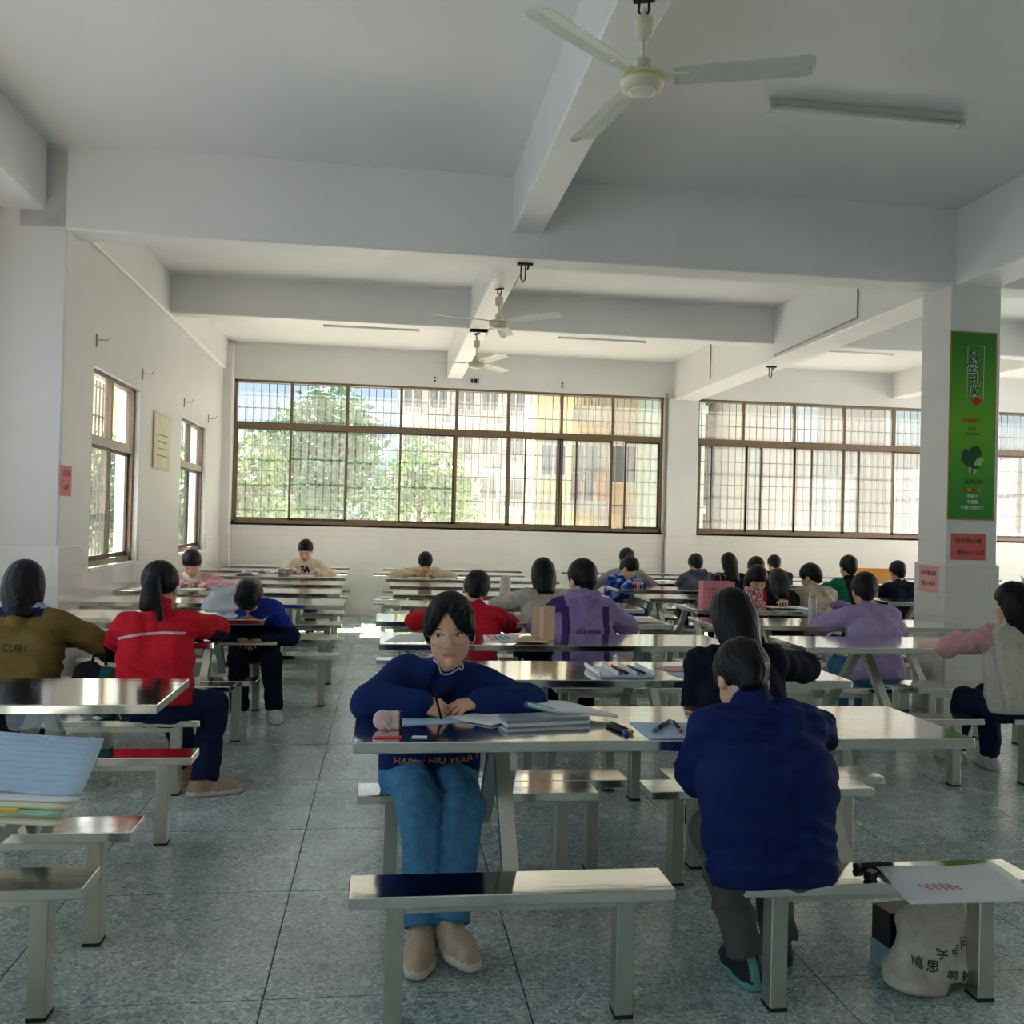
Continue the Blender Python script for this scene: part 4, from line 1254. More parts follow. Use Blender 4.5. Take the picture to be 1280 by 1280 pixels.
    V, F = surfnet(trunk, pts.min(0) - 0.1, pts.max(0) + 0.08, 0.015 if res < 0.013 else 0.02)
    addm(V, F)
    hs = 1.02 * s
    hr_ = hres or (0.0032 if face_detail else 0.007)
    def hd(P):
        Q = (P - H0) @ HR / hs
        d = head_sdf(Q) * hs
        return smin(d, cone(P, N0 - up2 * 0.03, H0 - HR @ v3(0, 0.012, 0.045) * s, nkr * 1.08, nkr), 0.018)
    V, F = surfnet(lambda Q: hd((Q * hs) @ HR.T + H0), (-0.10, -0.125, -0.165), (0.10, 0.125, 0.14), hr_)
    V = (V * hs) @ HR.T + H0
    Q = (V[F].mean(1) - H0) @ HR / hs
    lm = (np.abs(Q[:, 2] + 0.0632) < 0.0088 * np.sqrt(np.maximum(1 - (Q[:, 0] / 0.0235) ** 2, 0)) - 0.0025 * (np.abs(Q[:, 0]) < 0.004) * (Q[:, 2] > -0.06)) & (Q[:, 1] > 0.062)
    addm(V, F, np.where(lm, 1, 0))
    for ai, (sg, S, E, W) in enumerate(arms):
        dy = W - E; dy = dy / np.linalg.norm(dy)
        hz = v3(0, 0, 1)
        if hand_rot and hand_rot[ai] is not None:
            dy, hz = (np.asarray(q, np.float32) for q in hand_rot[ai])
            dy = dy / np.linalg.norm(dy)
        else:
            dy = dy + v3(0, 0, -dy[2] * 0.7); dy = dy / np.linalg.norm(dy)
        hz = hz - dy * (hz @ dy); hz = hz / np.linalg.norm(hz)
        hx = np.cross(dy, hz)
        Rh = np.stack([hx * (-sg), dy, hz], 1)      # columns: thumb side, fingers, back
        hf = hand_sdf((curls or (curl, curl))[ai], pinch=(curls is not None and ai == 1))
        sc = 0.92 * s
        def hsd(P):
            return hf((P - W) @ Rh / sc) * sc
        V, F = surfnet(hsd, W - 0.15 * s, W + 0.15 * s, handres)
        if np.linalg.det(Rh) < 0: pass
        addm(V, F)
    bm_ = np_mesh('body', np.concatenate(VV), np.concatenate(FF), np.concatenate(MI))
    mk('body', bm_, [SKIN, LIPS], root)
    # ---------------- hair
    hf = hair_sdf(hair)
    bl_ = dict(short=(-0.13, -0.10), bob=(-0.16, -0.19), long=(-0.19, -0.31), pony=(-0.20, -0.22), tail=(-0.20, -0.19), bangs=(-0.135, -0.11))[hair]
    V, F = surfnet(hf, (-0.12, bl_[0], bl_[1]), (0.12, 0.125, 0.155), 0.0042 if face_detail else (0.0055 if res < 0.011 else 0.009))
    V = (V * hs) @ HR.T + H0
    mk('hair', np_mesh('hair', V, F), [hair_mat or HAIR], root)
    info = dict(root=root, H0=H0, HR=HR, hs=hs, top_sdf=top_sdf, P0=P0, M0=M0, N0=N0, up1=up1, up2=up2, rx=rx, arms=arms, s=s, legs=legs)
    PEOPLE[key] = info
    return info

def drop(info, P, un, off):
    for _ in range(40):
        P = P - un * (info['top_sdf'](P) * 0.7)[:, None]
    return P + un * off
def strip_on(info, pts, width, m, un, name='stripe', off=0.0015):
    # a band of cloth sewn on the garment along a polyline
    pts = [np.asarray(q, np.float32) for q in pts]
    un = np.asarray(un, np.float32); un /= np.linalg.norm(un)
    L = []
    n = 40
    seg = len(pts) - 1
    cen = [pts[min(int(t * seg), seg - 1)] * (1 - (t * seg - min(int(t * seg), seg - 1))) + pts[min(int(t * seg), seg - 1) + 1] * (t * seg - min(int(t * seg), seg - 1)) for t in np.linspace(0, 1, n)]
    for i, c in enumerate(cen):
        d = cen[min(i + 1, n - 1)] - cen[max(i - 1, 0)]
        w = np.cross(un, d); w /= np.linalg.norm(w)
        L += [c - w * width / 2, c, c + w * width / 2]
    P = drop(info, np.array(L, np.float32) + un * 0.12, un, off)
    return MB().add([tuple(q) for q in P.tolist()], [(3 * i + j, 3 * i + j + 1, 3 * i + j + 4, 3 * i + j + 3) for i in range(n - 1) for j in (0, 1)]).obj(name, m, info['root'], True)

def on_top(info, txt, size, center, ux, uy, m, name='lettering', off=0.002, bold=0.0):
    # print that follows the cloth: each letter point is dropped onto the garment
    me = text_mesh(txt, size, 0.0, 'CENTER', bold)
    n = len(me.vertices)
    co = np.zeros(n * 3, np.float32); me.vertices.foreach_get('co', co); co = co.reshape(-1, 3)
    ux = np.asarray(ux, np.float32); ux /= np.linalg.norm(ux); uy = np.asarray(uy, np.float32); uy -= ux * (ux @ uy); uy /= np.linalg.norm(uy)
    un = np.cross(ux, uy)
    P = np.asarray(center, np.float32) + co[:, :1] * ux + co[:, 1:2] * uy + un * 0.12
    for _ in range(40):
        P = P - un * (info['top_sdf'](P) * 0.7)[:, None]
    P = P + un * off
    me.vertices.foreach_set('co', P.astype(np.float32).ravel())
    me.materials.clear(); me.update()
    return mk(name, me, m, info['root'])
# ------------------------------------------------------------------ the students
NAVY = cloth('navy_cotton', (26, 34, 66)); NAVYD = cloth('dark_navy_cotton', (18, 24, 42)); JEANS = cloth('blue_denim', (76, 132, 176), noise=0.2)
SWEAT = cloth('royal_blue_jersey', (20, 42, 98)); FLEECE = cloth('blue_fleece', (18, 36, 92), noise=0.16)
OLIVE = cloth('olive_cotton', (112, 96, 54)); RED = cloth('school_red', (196, 30, 48)); WHITEC = cloth('white_cotton', (220, 214, 204))
PINKC = cloth('pink_knit', (214, 160, 164)); CREAMC = cloth('cream_jersey', (222, 206, 182)); BEIGE = cloth('beige_jersey', (204, 188, 158))
GREYC = cloth('grey_cotton', (142, 142, 136)); SLATE = cloth('slate_hoodie', (84, 88, 104)); PURPLE = cloth('lilac_shell', (150, 132, 178)); DPURPLE = cloth('dark_purple_shell', (70, 50, 108))
LAV = cloth('lavender_cotton', (172, 154, 196)); BLACKC = cloth('black_cotton', (26, 26, 28)); GREENC = cloth('green_nylon', (24, 112, 84)); CAMO1 = cloth('camo_blue', (34, 74, 172)); CAMO2 = cloth('camo_pale', (150, 170, 214)); CAMO3 = cloth('camo_dark', (26, 34, 78))
GREYP = cloth('grey_trouser', (96, 100, 94)); BLUEC = cloth('bright_blue_cotton', (30, 60, 160)); STONE = cloth('stone_jacket', (176, 166, 148)); LTBLUE = cloth('pale_blue_trim', (150, 164, 204))
SHOE_B = mat('beige_leather', srgb(196, 178, 152), 0.6, noise=0.1); SHOE_N = mat('navy_knit_shoe', srgb(28, 34, 46), 0.7, noise=0.1); TEAL = mat('teal_rubber', srgb(104, 170, 158), 0.5)
SHOE_W = mat('white_trainer', srgb(206, 204, 200), 0.55, noise=0.1); SHOE_T = mat('tan_suede', srgb(178, 150, 124), 0.7, noise=0.1); SHOE_P = mat('white_pink_trainer', srgb(224, 190, 196), 0.55, noise=0.1)
GOLDINK = mat('orange_yellow_print', srgb(206, 148, 74), 0.6)

g1 = person('girl', 'girl with thin round glasses in a blue sweatshirt and jeans facing the camera', 0.20, 3.83, PI, SWEAT, JEANS, 'bangs', s=1.10, lean=25, side=-9, head=(3, -7, 3),
       hands=((-0.165, 0.330, TZ + 0.040), (0.060, 0.405, TZ + 0.042)), elbow=((1.0, -0.05, -0.10), (1.0, 0.0, -0.12)), arm=0.80, neck_open=0.022, headoff=(0, 0.006, 0.020), puff=1.10, hem=0.055, belly=0.012,
       knees=((-0.110, 0.40, 0.440), (0.045, 0.42, 0.455)), ankles=((-0.060, 0.585, 0.12), (0.036, 0.575, 0.10)),
       shoes=dict(m=SHOE_B, sole=SOLE_W, yaw=(0.35, -0.15)), res=0.0085, face_detail=True, handres=0.0027, curls=(0.32, 0.85),
       hand_rot=(((1, 0.40, -0.10), (0.1, 0.25, 1)), ((-1, 0.10, -0.12), (0.15, 0.55, 0.8))))
def head_pt(info, p):
    return Vector((info['H0'] + info['HR'] @ (np.asarray(p, np.float32) * info['hs'])).tolist())
def face_y(x_, z_):
    yy = np.linspace(0.13, 0.02, 240)
    P = np.stack([np.full_like(yy, x_), yy, np.full_like(yy, z_)], 1).astype(np.float32)
    d = head_sdf(P)
    k = np.argmax(d < 0)
    return float(yy[k])
def ellipsoid(c, r, n=12):
    vs, fs = [], []
    for i in range(n + 1):
        a = PI * i / n
        for j in range(n):
            b = 2 * PI * j / n
            vs.append((c[0] + r[0] * math.sin(a) * math.cos(b), c[1] + r[1] * math.sin(a) * math.sin(b), c[2] + r[2] * math.cos(a)))
    for i in range(n):
        for j in range(n):
            fs.append((i * n + j, i * n + (j + 1) % n, (i + 1) * n + (j + 1) % n, (i + 1) * n + j))
    return vs, fs
def face(info, glasses=False, look=(0.0, 0.0)):
    T = lambda p: head_pt(info, p)
    for s in (-1, 1):
        ex, ez = s * 0.0315, 0.0005
        fy = face_y(ex, ez)
        vs, fs = ellipsoid((ex, fy - 0.0015, ez), (0.0135, 0.0045, 0.0056))
        eo = MB().add([T(v) for v in vs], fs).obj('eye', EYEW, info['root'], True)
        vs, fs = ellipsoid((ex + look[0], fy + 0.0012, ez + look[1]), (0.0056, 0.0026, 0.0056), 10)
        MB().add([T(v) for v in vs], fs).obj('iris', IRIS, eo, True)
        lid = [(ex + 0.0150 * t, face_y(ex + 0.0150 * t, ez + 0.0064 * (1 - t * t)) + 0.0016, ez + 0.0020 + 0.0046 * (1 - t * t)) for t in np.linspace(-1, 1, 9)]
        MB().tube([T(p) for p in lid], [0.0008 + 0.0011 * (1 - abs(t)) for t in np.linspace(-1, 1, 9)], 5).obj('eyelash_line', HAIR, info['root'], True)
        br = [(ex + s * 0.004 + 0.019 * t, face_y(ex + s * 0.004 + 0.019 * t, ez + 0.021) + 0.0006, ez + 0.019 + 0.0035 * (1 - t * t) - 0.0012 * t * s) for t in np.linspace(-1, 1, 9)]
        MB().tube([T(p) for p in br], [0.0008 + 0.0014 * (1 - abs(t)) for t in np.linspace(-1, 1, 9)], 5).obj('eyebrow', HAIR, info['root'], True)
    if glasses:
        wire = mat('thin_silver_wire', srgb(150, 140, 132), 0.3, 0.8)
        gl = MB()
        yb = face_y(0, -0.004) + 0.006
        lens = MB()
        for s in (-1, 1):
            c = (s * 0.034, -0.008)
            ring = []
            for k in range(29):
                a = 2 * PI * k / 28
                x_, z_ = c[0] + 0.0265 * math.cos(a), c[1] + 0.0235 * math.sin(a)
                ring.append((x_, yb - 0.12 * abs(x_) - 1.6 * max(abs(x_) - 0.03, 0) ** 2, z_))
            gl.tube([T(p) for p in ring], 0.0010, 5, cap=False)
            gl.tube([T(p) for p in ((s * 0.0605, yb - 0.0085, 0.0), (s * 0.074, yb - 0.035, 0.002), (s * 0.080, 0.0, 0.002))], 0.0010, 5)
        gl.tube([T(p) for p in ((-0.0085, yb, -0.004), (0, yb + 0.002, -0.001), (0.0085, yb, -0.004))], 0.0010, 5)
        gl.obj('glasses', wire, info['root'], True)
face(g1, True, (0.0035, 0.0010))
# white tee showing at the neckline: the line where neck and sweatshirt meet
N0, H0 = g1['N0'], g1['H0']
axis = (H0 - N0) / np.linalg.norm(H0 - N0)
fx_ = np.cross(axis, v3(1, 0, 0)); fx_ /= np.linalg.norm(fx_)
fy_ = np.cross(axis, fx_)
ring = []
for k in range(33):
    a = 2 * PI * k / 32
    hh = np.linspace(0.13, -0.03, 120).astype(np.float32)
    P = N0 + axis * hh[:, None] + (fx_ * math.cos(a) + fy_ * math.sin(a)) * (0.0475 * 1.1 + 0.004)
    q = P[np.argmax(g1['top_sdf'](P) < 0.001)]
    ring.append(tuple(float(c) for c in q))
MB().tube(ring, 0.0032, 6, cap=False).obj('undershirt_collar', WHITEC, g1['root'], True)
on_top(g1, 'HAPPY NIU YEAR !', 0.040, g1['P0'] + g1['up1'] * 0.086 + v3(-0.015, 0, 0), (-1, 0, 0), (0, 0.3, 1), GOLDINK, bold=0.0008)
pen = MB().tube([(-0.018, 0.470, TZ + 0.006), (0.000, 0.450, TZ + 0.07), (0.012, 0.435, TZ + 0.115)], 0.0042, 8)
pen_o = pen.obj('pen', BLACKC, None, True); pen_o.location = (0.20, 3.83, 0); pen_o.rotation_euler = (0, 0, PI)
tag(pen_o, 'black pen in the hand of the girl with glasses', 'pen')

boy = person('boy', 'boy in a navy blue fleece jacket, back to the camera, on the near bench', 1.205, 2.80, 0.0, FLEECE, GREYP, 'short', s=1.01, lean=19, head=(46, 4, 4), side=-2,
       hands=((-0.07, 0.33, TZ + 0.03), (0.10, 0.36, TZ + 0.045)), elbow=((0.32, -0.15, -0.75), (0.95, -0.1, -0.2)), arm=0.86, puff=1.28, hem=0.055, belly=0.018, collar=0.95, headoff=(-0.015, 0.0, -0.02),
       knees=((-0.08, 0.30, 0.455), (0.13, 0.36, 0.455)), ankles=((0.005, 0.20, 0.085), (0.16, 0.30, 0.085)), shoes=dict(m=SHOE_N, sole=TEAL, tongue=TEAL, yaw=(0.05, -0.25)), res=0.0085, handres=0.005,
       tops=[FLEECE, WHITEC], region=lambda C, k: np.where((((C - k['arms'][0][2]) @ (k['arms'][0][3] - k['arms'][0][2])) / ((k['arms'][0][3] - k['arms'][0][2]) @ (k['arms'][0][3] - k['arms'][0][2])) > 0.35) & (C[:, 2] < k['arms'][0][3][2] - 0.02) & (C[:, 0] < -0.02) & (np.sqrt(((C - k['arms'][0][3]) ** 2).sum(1)) < 0.2), 1, 0))

def reg_olive(C, k):
    q = C - k['N0']
    h = q @ k['up2']
    r = np.sqrt((q[:, 0]) ** 2 + (q[:, 1] + 0.02) ** 2)
    return np.where((h > -0.035) & (r < 0.135), np.where(h > 0.012, 2, 1), 0)
ol = person('olive', 'child with black bobbed hair in an olive hooded top at the left edge', -1.86, 5.20, 0.10, OLIVE, NAVYD, 'bob', s=1.08, lean=13, head=(14, 0, 0), hood=True, puff=1.20, belly=0.01,
       hands=((-0.10, 0.36, TZ + 0.04), (0.22, 0.34, TZ + 0.045)), elbow=(1.0, -0.5, -0.4), res=0.010, tops=[OLIVE, NAVY, LTBLUE], region=reg_olive)
on_top(ol, 'CU81', 0.052, ol['M0'] + ol['up2'] * 0.05 + v3(0.02, -0.1, 0), (1, 0, 0), (0, 0.2, 1), cloth('dark_olive_print', (60, 52, 34)), bold=0.001)

def reg_red(C, k):
    q = C - k['N0']
    h = q @ k['up2']
    mi = np.zeros(len(C), int)
    for sg, S, E, W in k['arms']:
        d = W - E
        t = np.clip(((C - E) @ d) / (d @ d), 0, 1)
        near = np.sqrt((((C - E) - t[:, None] * d) ** 2).sum(1)) < 0.09
        mi = np.where(near & (((C - E) - t[:, None] * d)[:, 2] < -0.008) & (t > 0), 1, mi)
        d2 = E - S
        t2 = ((C - S) @ d2) / (d2 @ d2)
        q2 = (C - S) - np.clip(t2, 0, 1)[:, None] * d2
        mi = np.where((np.sqrt((q2 ** 2).sum(1)) < 0.085) & (t2 > 0.55) & (q2[:, 2] < -0.02), 1, mi)
    return mi
red = person('red', 'girl with a ponytail in a red school jacket with a pale stripe, left side', -1.165, 5.20, -0.06, RED, NAVY, 'pony', s=1.09, lean=12, head=(16, 0, -4), side=-4, puff=1.10,
       hands=((-0.12, 0.33, TZ + 0.04), (0.04, 0.44, TZ + 0.045)), elbow=((0.9, -0.7, -0.3), (1.0, 0.1, 0.0)), res=0.009, tops=[RED, NAVYD, WHITEC], region=reg_red, collar=0.35, hem=-0.02,
       knees=((0.0, 0.36, 0.455), (0.27, 0.16, 0.45)), ankles=((0.10, 0.26, 0.085), (0.26, 0.03, 0.085)), shoes=dict(m=SHOE_T, sole=SOLE_W, yaw=(-0.3, -1.25)))
q_ = red['N0'] - red['up2'] * 0.105
strip_on(red, [q_ + v3(-0.185, 0, -0.030), q_ + v3(-0.05, 0, -0.004), q_ + v3(0.06, 0, 0.006), q_ + v3(0.165, 0, 0.004)], 0.013, cloth('pale_grey_stripe', (196, 186, 188)), (0, -1, 0.1))
# hair tie
MB().lathe([(0.024, -0.006), (0.030, 0.0), (0.024, 0.006)], n=14).obj('hair_tie', PINKC, red['root'], True).location = head_pt(red, (0, -0.118, 0.030))

blue = person('blue', 'child in bright blue bent low over its lap behind the white plastic bag', -0.955, 7.45, PI, BLUEC, NAVYD, 'long', s=1.06, lean=40, head=(84, 0, 0), puff=1.05, neck_fwd=0.02,
       hands=((-0.10, 0.30, 0.575), (0.09, 0.31, 0.58)), elbow=(0.9, -0.5, -0.3), res=0.0105, knees=((-0.17, 0.38, 0.455), (0.06, 0.39, 0.455)), ankles=((-0.20, 0.36, 0.085), (0.035, 0.42, 0.085)), shoes=dict(m=SHOE_W, sole=SOLE_W, yaw=(0.3, 0.0)),
       tops=[BLUEC, NAVY], region=lambda C, k: np.where((C[:, 2] < k['P0'][2] + 0.16), 1, 0))
def reg_collar(lo, r=0.10):
    return lambda C, k: np.where((((C - k['N0']) @ k['up2']) > lo) & (np.sqrt((C - k['N0'])[:, 0] ** 2 + (C - k['N0'])[:, 1] ** 2) < r), 1, 0)
p = person('pink', 'child in a pink jersey with a white collar writing, far left', -1.84, 9.82, PI, PINKC, NAVY, 'pony', s=1.03, lean=22, head=(42, 0, 0), res=0.013, tops=[PINKC, WHITEC], region=reg_collar(-0.03),
       hands=((-0.20, 0.36, TZ + 0.04), (0.06, 0.36, TZ + 0.04)), elbow=(1, -0.4, -0.3))
face(p)
p = person('fa', 'girl in a cream jersey with black letters FA, far left by the back wall', -0.96, 12.21, PI, CREAMC, NAVY, 'tail', s=1.06, lean=10, head=(28, -10, 0), res=0.014, puff=1.08, hands=((-0.17, 0.36, TZ + 0.04), (0.12, 0.36, TZ + 0.04)), elbow=(1, -0.3, -0.5), handres=0.008)
face(p)
on_top(p, 'FA', 0.105, p['M0'] + p['up2'] * 0.115 + v3(0.0, 0.1, 0), (-1, 0, 0), (0, -0.2, 1), INK, bold=0.006)
p = person('beige', 'child in beige with the head bowed deep over the table, far middle', 0.52, 12.21, PI, BEIGE, NAVY, 'short', s=1.03, lean=30, head=(58, 0, 0), res=0.014, puff=1.06, hands=((-0.12, 0.33, TZ + 0.04), (0.17, 0.33, TZ + 0.04)), elbow=(1, -0.5, -0.1), handres=0.008)
face(p)
person('red2', 'child in a red jacket leaning on a table right behind the girl with glasses', 0.575, 6.38, 0.0, RED, NAVYD, 'short', s=1.06, lean=27, side=12, head=(30, 0, 14), res=0.011, puff=1.14, hands=((-0.20, 0.36, TZ + 0.04), (0.13, 0.38, TZ + 0.04)), elbow=(1, -0.75, -0.25))
person('white', 'child with black bobbed hair and red scarf in a white jacket', 1.31, 7.61, 0.06, WHITEC, NAVYD, 'bob', s=1.05, lean=12, head=(16, 0, 0), res=0.0115, puff=1.14, tops=[cloth('off_white_shell', (190, 184, 172)), RED], region=reg_collar(0.0, 0.10), hands=((-0.26, 0.38, TZ + 0.04), (0.10, 0.4, TZ + 0.04)), elbow=(1, -0.5, -0.3))
def reg_purple(C, k):
    q = C - k['N0']; h = q @ k['up2']
    a = np.abs(q[:, 0])
    mi = np.where((a > 0.115) & (a < 0.165) & (h < -0.06), 1, 0)
    mi = np.where((q[:, 0] < -0.14) & (h > -0.10), 1, mi)
    return mi
pu = person('purple', 'child in a lilac and dark purple hooded shell jacket, back turned, middle', 1.375, 6.41, 0.0, PURPLE, NAVYD, 'short', s=1.10, lean=10, head=(14, 22, 0), res=0.0105, puff=1.20, hood=True, tops=[PURPLE, DPURPLE], region=reg_purple, hem=0.05,
       hands=((-0.10, 0.36, TZ + 0.04), (0.20, 0.36, TZ + 0.04)), elbow=(1, -0.5, -0.45))
on_top(pu, 'cLknnpa', 0.050, pu['M0'] + pu['up2'] * 0.02 + v3(0.01, -0.1, 0), (1, 0, 0), (0, 0.2, 1), INK, bold=0.0008)
def reg_camo(C, k):
    n = np.sin(C[:, 0] * 47 + 2 * np.sin(C[:, 2] * 39)) + np.sin(C[:, 2] * 55 + 2 * np.sin(C[:, 1] * 43))
    return np.where(n > 0.7, 1, np.where(n < -0.9, 2, 0))
p = person('camo', 'child in a blue camouflage jacket beside the grey shirted girl, far', 2.70, 11.0, PI + 0.5, CAMO1, CAMO1, 'short', s=1.03, lean=26, head=(44, 20, 0), res=0.013, tops=[CAMO1, CAMO2, CAMO3], region=reg_camo, handres=0.009)
person('grey', 'girl with a black ponytail in a grey shirt, back turned, far middle', 2.93, 11.18, 0.0, GREYC, GREYP, 'tail', s=1.06, lean=11, head=(14, 0, 0), res=0.013, puff=1.1, hands=((-0.22, 0.34, TZ + 0.04), (0.20, 0.34, TZ + 0.04)), elbow=(1, -0.4, -0.5), handres=0.009)
person('hood', 'child in a slate grey hooded top bent forward, far', 3.84, 11.18, 0.0, SLATE, NAVYD, 'short', s=1.04, lean=22, head=(36, 0, 0), res=0.013, hood=True, puff=1.15, handres=0.009)
person('longblack', 'child with long black hair beside the slate grey hood, far', 4.24, 11.18, 0.05, BLACKC, NAVYD, 'long', s=1.03, lean=14, head=(22, 0, 0), res=0.013, handres=0.009)
def reg_rb(C, k):
    q = C - k['M0']
    return np.where(np.abs(q[:, 0]) > 0.10, 1, 0)
p = person('redblack', 'child in a red and black jacket looking down behind the gift bags', 3.42, 8.62, PI, RED, NAVYD, 'bob', s=1.02, lean=20, head=(36, 0, 0), res=0.011, tops=[RED, BLACKC], region=reg_rb, hands=((-0.22, 0.34, TZ + 0.04), (0.10, 0.35, TZ + 0.04)))
face(p)
person('navya', 'child in dark navy bent forward beyond the blue bottle', 4.13, 9.98, 0.0, NAVYD, NAVYD, 'short', s=1.05, lean=20, head=(30, 0, 0), res=0.013, handres=0.009, puff=1.1)
person('navyb', 'child in navy farther back between two table columns', 5.38, 12.375, 0.0, NAVYD, NAVYD, 'short', s=1.02, lean=26, head=(30, 0, 0), res=0.014, handres=0.009)
person('blackjacket', 'child in a black jacket bowed low left of the stone coloured jacket', 3.86, 8.80, -0.2, BLACKC, NAVYD, 'long', s=1.02, lean=32, head=(40, 0, 0), res=0.012, handres=0.009)
p = person('stone', 'child in a stone coloured jacket leaning forward with the head turned', 4.24, 8.80, 0.05, STONE, NAVYD, 'short', s=1.04, lean=24, head=(24, 40, 0), res=0.011, puff=1.16, handres=0.009)
def reg_green(C, k):
    q = C - k['N0']; h = q @ k['up2']
    mi = np.where(np.abs(q[:, 0]) > 0.10, 1, 0)
    mi = np.where((np.abs(np.abs(q[:, 0]) - 0.105) < 0.012) & (q[:, 0] > 0), 2, mi)
    return np.where((q[:, 0] > 0.12), 0, mi)
person('green', 'boy in a black and green sports jacket, back turned, right of the stone jacket', 5.17, 9.98, 0.05, BLACKC, NAVYD, 'short', s=1.06, lean=10, head=(12, 0, 0), res=0.0125, tops=[BLACKC, GREENC, WHITEC], region=reg_green, puff=1.1, hands=((-0.24, 0.36, TZ + 0.04), (0.1, 0.36, TZ + 0.04)), elbow=(1, -0.3, -0.4), handres=0.009)
person('lavender', 'child in a lavender top and jeans, back turned, left of the poster column', 3.515, 6.40, 0.0, LAV, JEANS, 'short', s=1.06, lean=20, head=(22, -14, 0), res=0.0105, puff=1.14, hands=((-0.17, 0.50, TZ + 0.045), (0.12, 0.36, TZ + 0.04)), elbow=(1, -0.2, -0.5), shoes=dict(m=SHOE_W), hem=0.03)
person('dark', 'child in dark navy half hidden behind the poster column', 5.80, 9.98, 0.0, NAVYD, NAVYD, 'short', s=1.02, lean=18, head=(24, 0, 0), res=0.013, handres=0.009)
def reg_vest(C, k):
    mi = np.zeros(len(C), int)
    q = C - k['N0']
    for sg, S, E, W in k['arms']:
        d2 = E - S; t2 = ((C - S) @ d2) / (d2 @ d2); q2 = (C - S) - np.clip(t2, 0, 1)[:, None] * d2
        d = W - E; t = np.clip(((C - E) @ d) / (d @ d), 0, 1); q1 = (C - E) - t[:, None] * d
        lat = (C - S) @ k['rx'] * sg
        mi = np.where(((np.sqrt((q2 ** 2).sum(1)) < 0.085) | (np.sqrt((q1 ** 2).sum(1)) < 0.08)) & (lat > 0.015), 1, mi)
        mi = np.where((np.sqrt((q1 ** 2).sum(1)) < 0.075), 1, mi)
    return mi
rg = person('rgirl', 'girl in a white vest with pink sleeves reaching for the table, right edge', 3.735, 5.20, -0.05, WHITEC, NAVY, 'bob', s=1.04, lean=6, head=(8, 34, 0), res=0.0095, tops=[cloth('ivory_vest', (206, 202, 188)), PINKC], region=reg_vest, puff=1.06, hem=0.02,
       hands=((-0.16, 0.36, TZ + 0.05), (0.15, 0.34, TZ + 0.04)), elbow=(1, -0.3, -0.35), knees=((-0.12, 0.34, 0.445), (0.04, 0.37, 0.455)), ankles=((-0.05, 0.56, 0.085), (0.09, 0.40, 0.085)), shoes=dict(m=SHOE_W, yaw=(0.2, -0.1)))
face(rg)
person('longhair', 'girl with long black hair in dark navy, right in front of the boy in fleece', 1.60, 4.01, -0.04, NAVYD, NAVYD, 'long', s=1.08, lean=17, head=(26, 6, 0), res=0.0095, puff=1.12, side=-3, hands=((-0.04, 0.36, TZ + 0.04), (0.20, 0.42, TZ + 0.045)), elbow=((0.5, -0.6, -0.5), (1.0, 0.0, -0.1)),
       ankles=((-0.13, 0.33, 0.085), (0.10, 0.34, 0.085)), shoes=dict(m=SHOE_P, sole=SOLE_W))
# ================================================================== things on the tables, benches and floor
PAPER = mat('white_paper', srgb(226, 232, 236), 0.8, noise=0.02, nscale=3)
PAPER_B = mat('bluish_paper', srgb(176, 204, 232), 0.8, noise=0.03, nscale=3)
PAPER_Y = mat('ivory_paper', srgb(230, 226, 196), 0.8, noise=0.03, nscale=3)
PAPER_P = mat('pink_paper', srgb(222, 170, 172), 0.8, noise=0.03, nscale=3)
PAPER_G = mat('mint_paper', srgb(168, 214, 182), 0.8, noise=0.03, nscale=3)
RULE = mat('ruled_line', srgb(140, 168, 206), 0.8)
BLACKP = mat('black_plastic', srgb(26, 26, 28), 0.35); CLEARP = mat('milky_clear_plastic', srgb(196, 212, 226), 0.15, trans=0.55, ior=1.3)
FILM = mat('crumpled_plastic_film', srgb(214, 218, 226), 0.25, alpha=0.72, bump=0.4, bscale=25)
FILM2 = mat('clear_plastic_film', srgb(226, 232, 236), 0.15, alpha=0.16, bump=0.5, bscale=30)
KRAFT = mat('kraft_paper', srgb(206, 176, 146), 0.8, noise=0.05, nscale=6)

def paper(name, q, z, m, label, cat='paper', curl=0.006, t=0.0012, parent=None, seed=0, group=None, zs=None):
    # q: four corners (x, y) in order; a thin sheet with a little wave
    n = 8
    rr = random.Random(seed + int(1000 * abs(q[0][0])))
    a, b = rr.uniform(2, 5), rr.uniform(0, 6)
    q = [Vector((*p, 0)) for p in q]
    zs = zs or (0, 0, 0, 0)
    top, fs = [], []
    for i in range(n + 1):
        for j in range(n + 1):
            u, v = i / n, j / n
            p = q[0] * (1 - u) * (1 - v) + q[1] * u * (1 - v) + q[2] * u * v + q[3] * (1 - u) * v
            zz = zs[0] * (1 - u) * (1 - v) + zs[1] * u * (1 - v) + zs[2] * u * v + zs[3] * (1 - u) * v
            w = curl * (0.5 + 0.5 * math.sin(a * u + b)) * (0.5 + 0.5 * math.sin(a * v * 1.3 + b * 2)) * 2 * max(abs(u - 0.5), abs(v - 0.5))
            top.append((p.x, p.y, z + zz + w + t))
    k = (n + 1) ** 2
    vs = top + [(x_, y_, z_ - t) for x_, y_, z_ in top]
    for i in range(n):
        for j in range(n):
            o = i * (n + 1) + j
            fs.append((o, o + n + 1, o + n + 2, o + 1)); fs.append((k + o, k + o + 1, k + o + n + 2, k + o + n + 1))
    for i in range(n):
        for o, p in ((i, i + 1), (n * (n + 1) + i + 1, n * (n + 1) + i)):
            fs.append((o, p, k + p, k + o))
        for o, p in (((i + 1) * (n + 1), i * (n + 1)), (i * (n + 1) + n, (i + 1) * (n + 1) + n)):
            fs.append((o, p, k + p, k + o))
    ob = MB().add(vs, fs).obj(name, m, parent, True)
    if label: tag(ob, label, cat, group)
    return ob
T0 = TZ + 0.0008
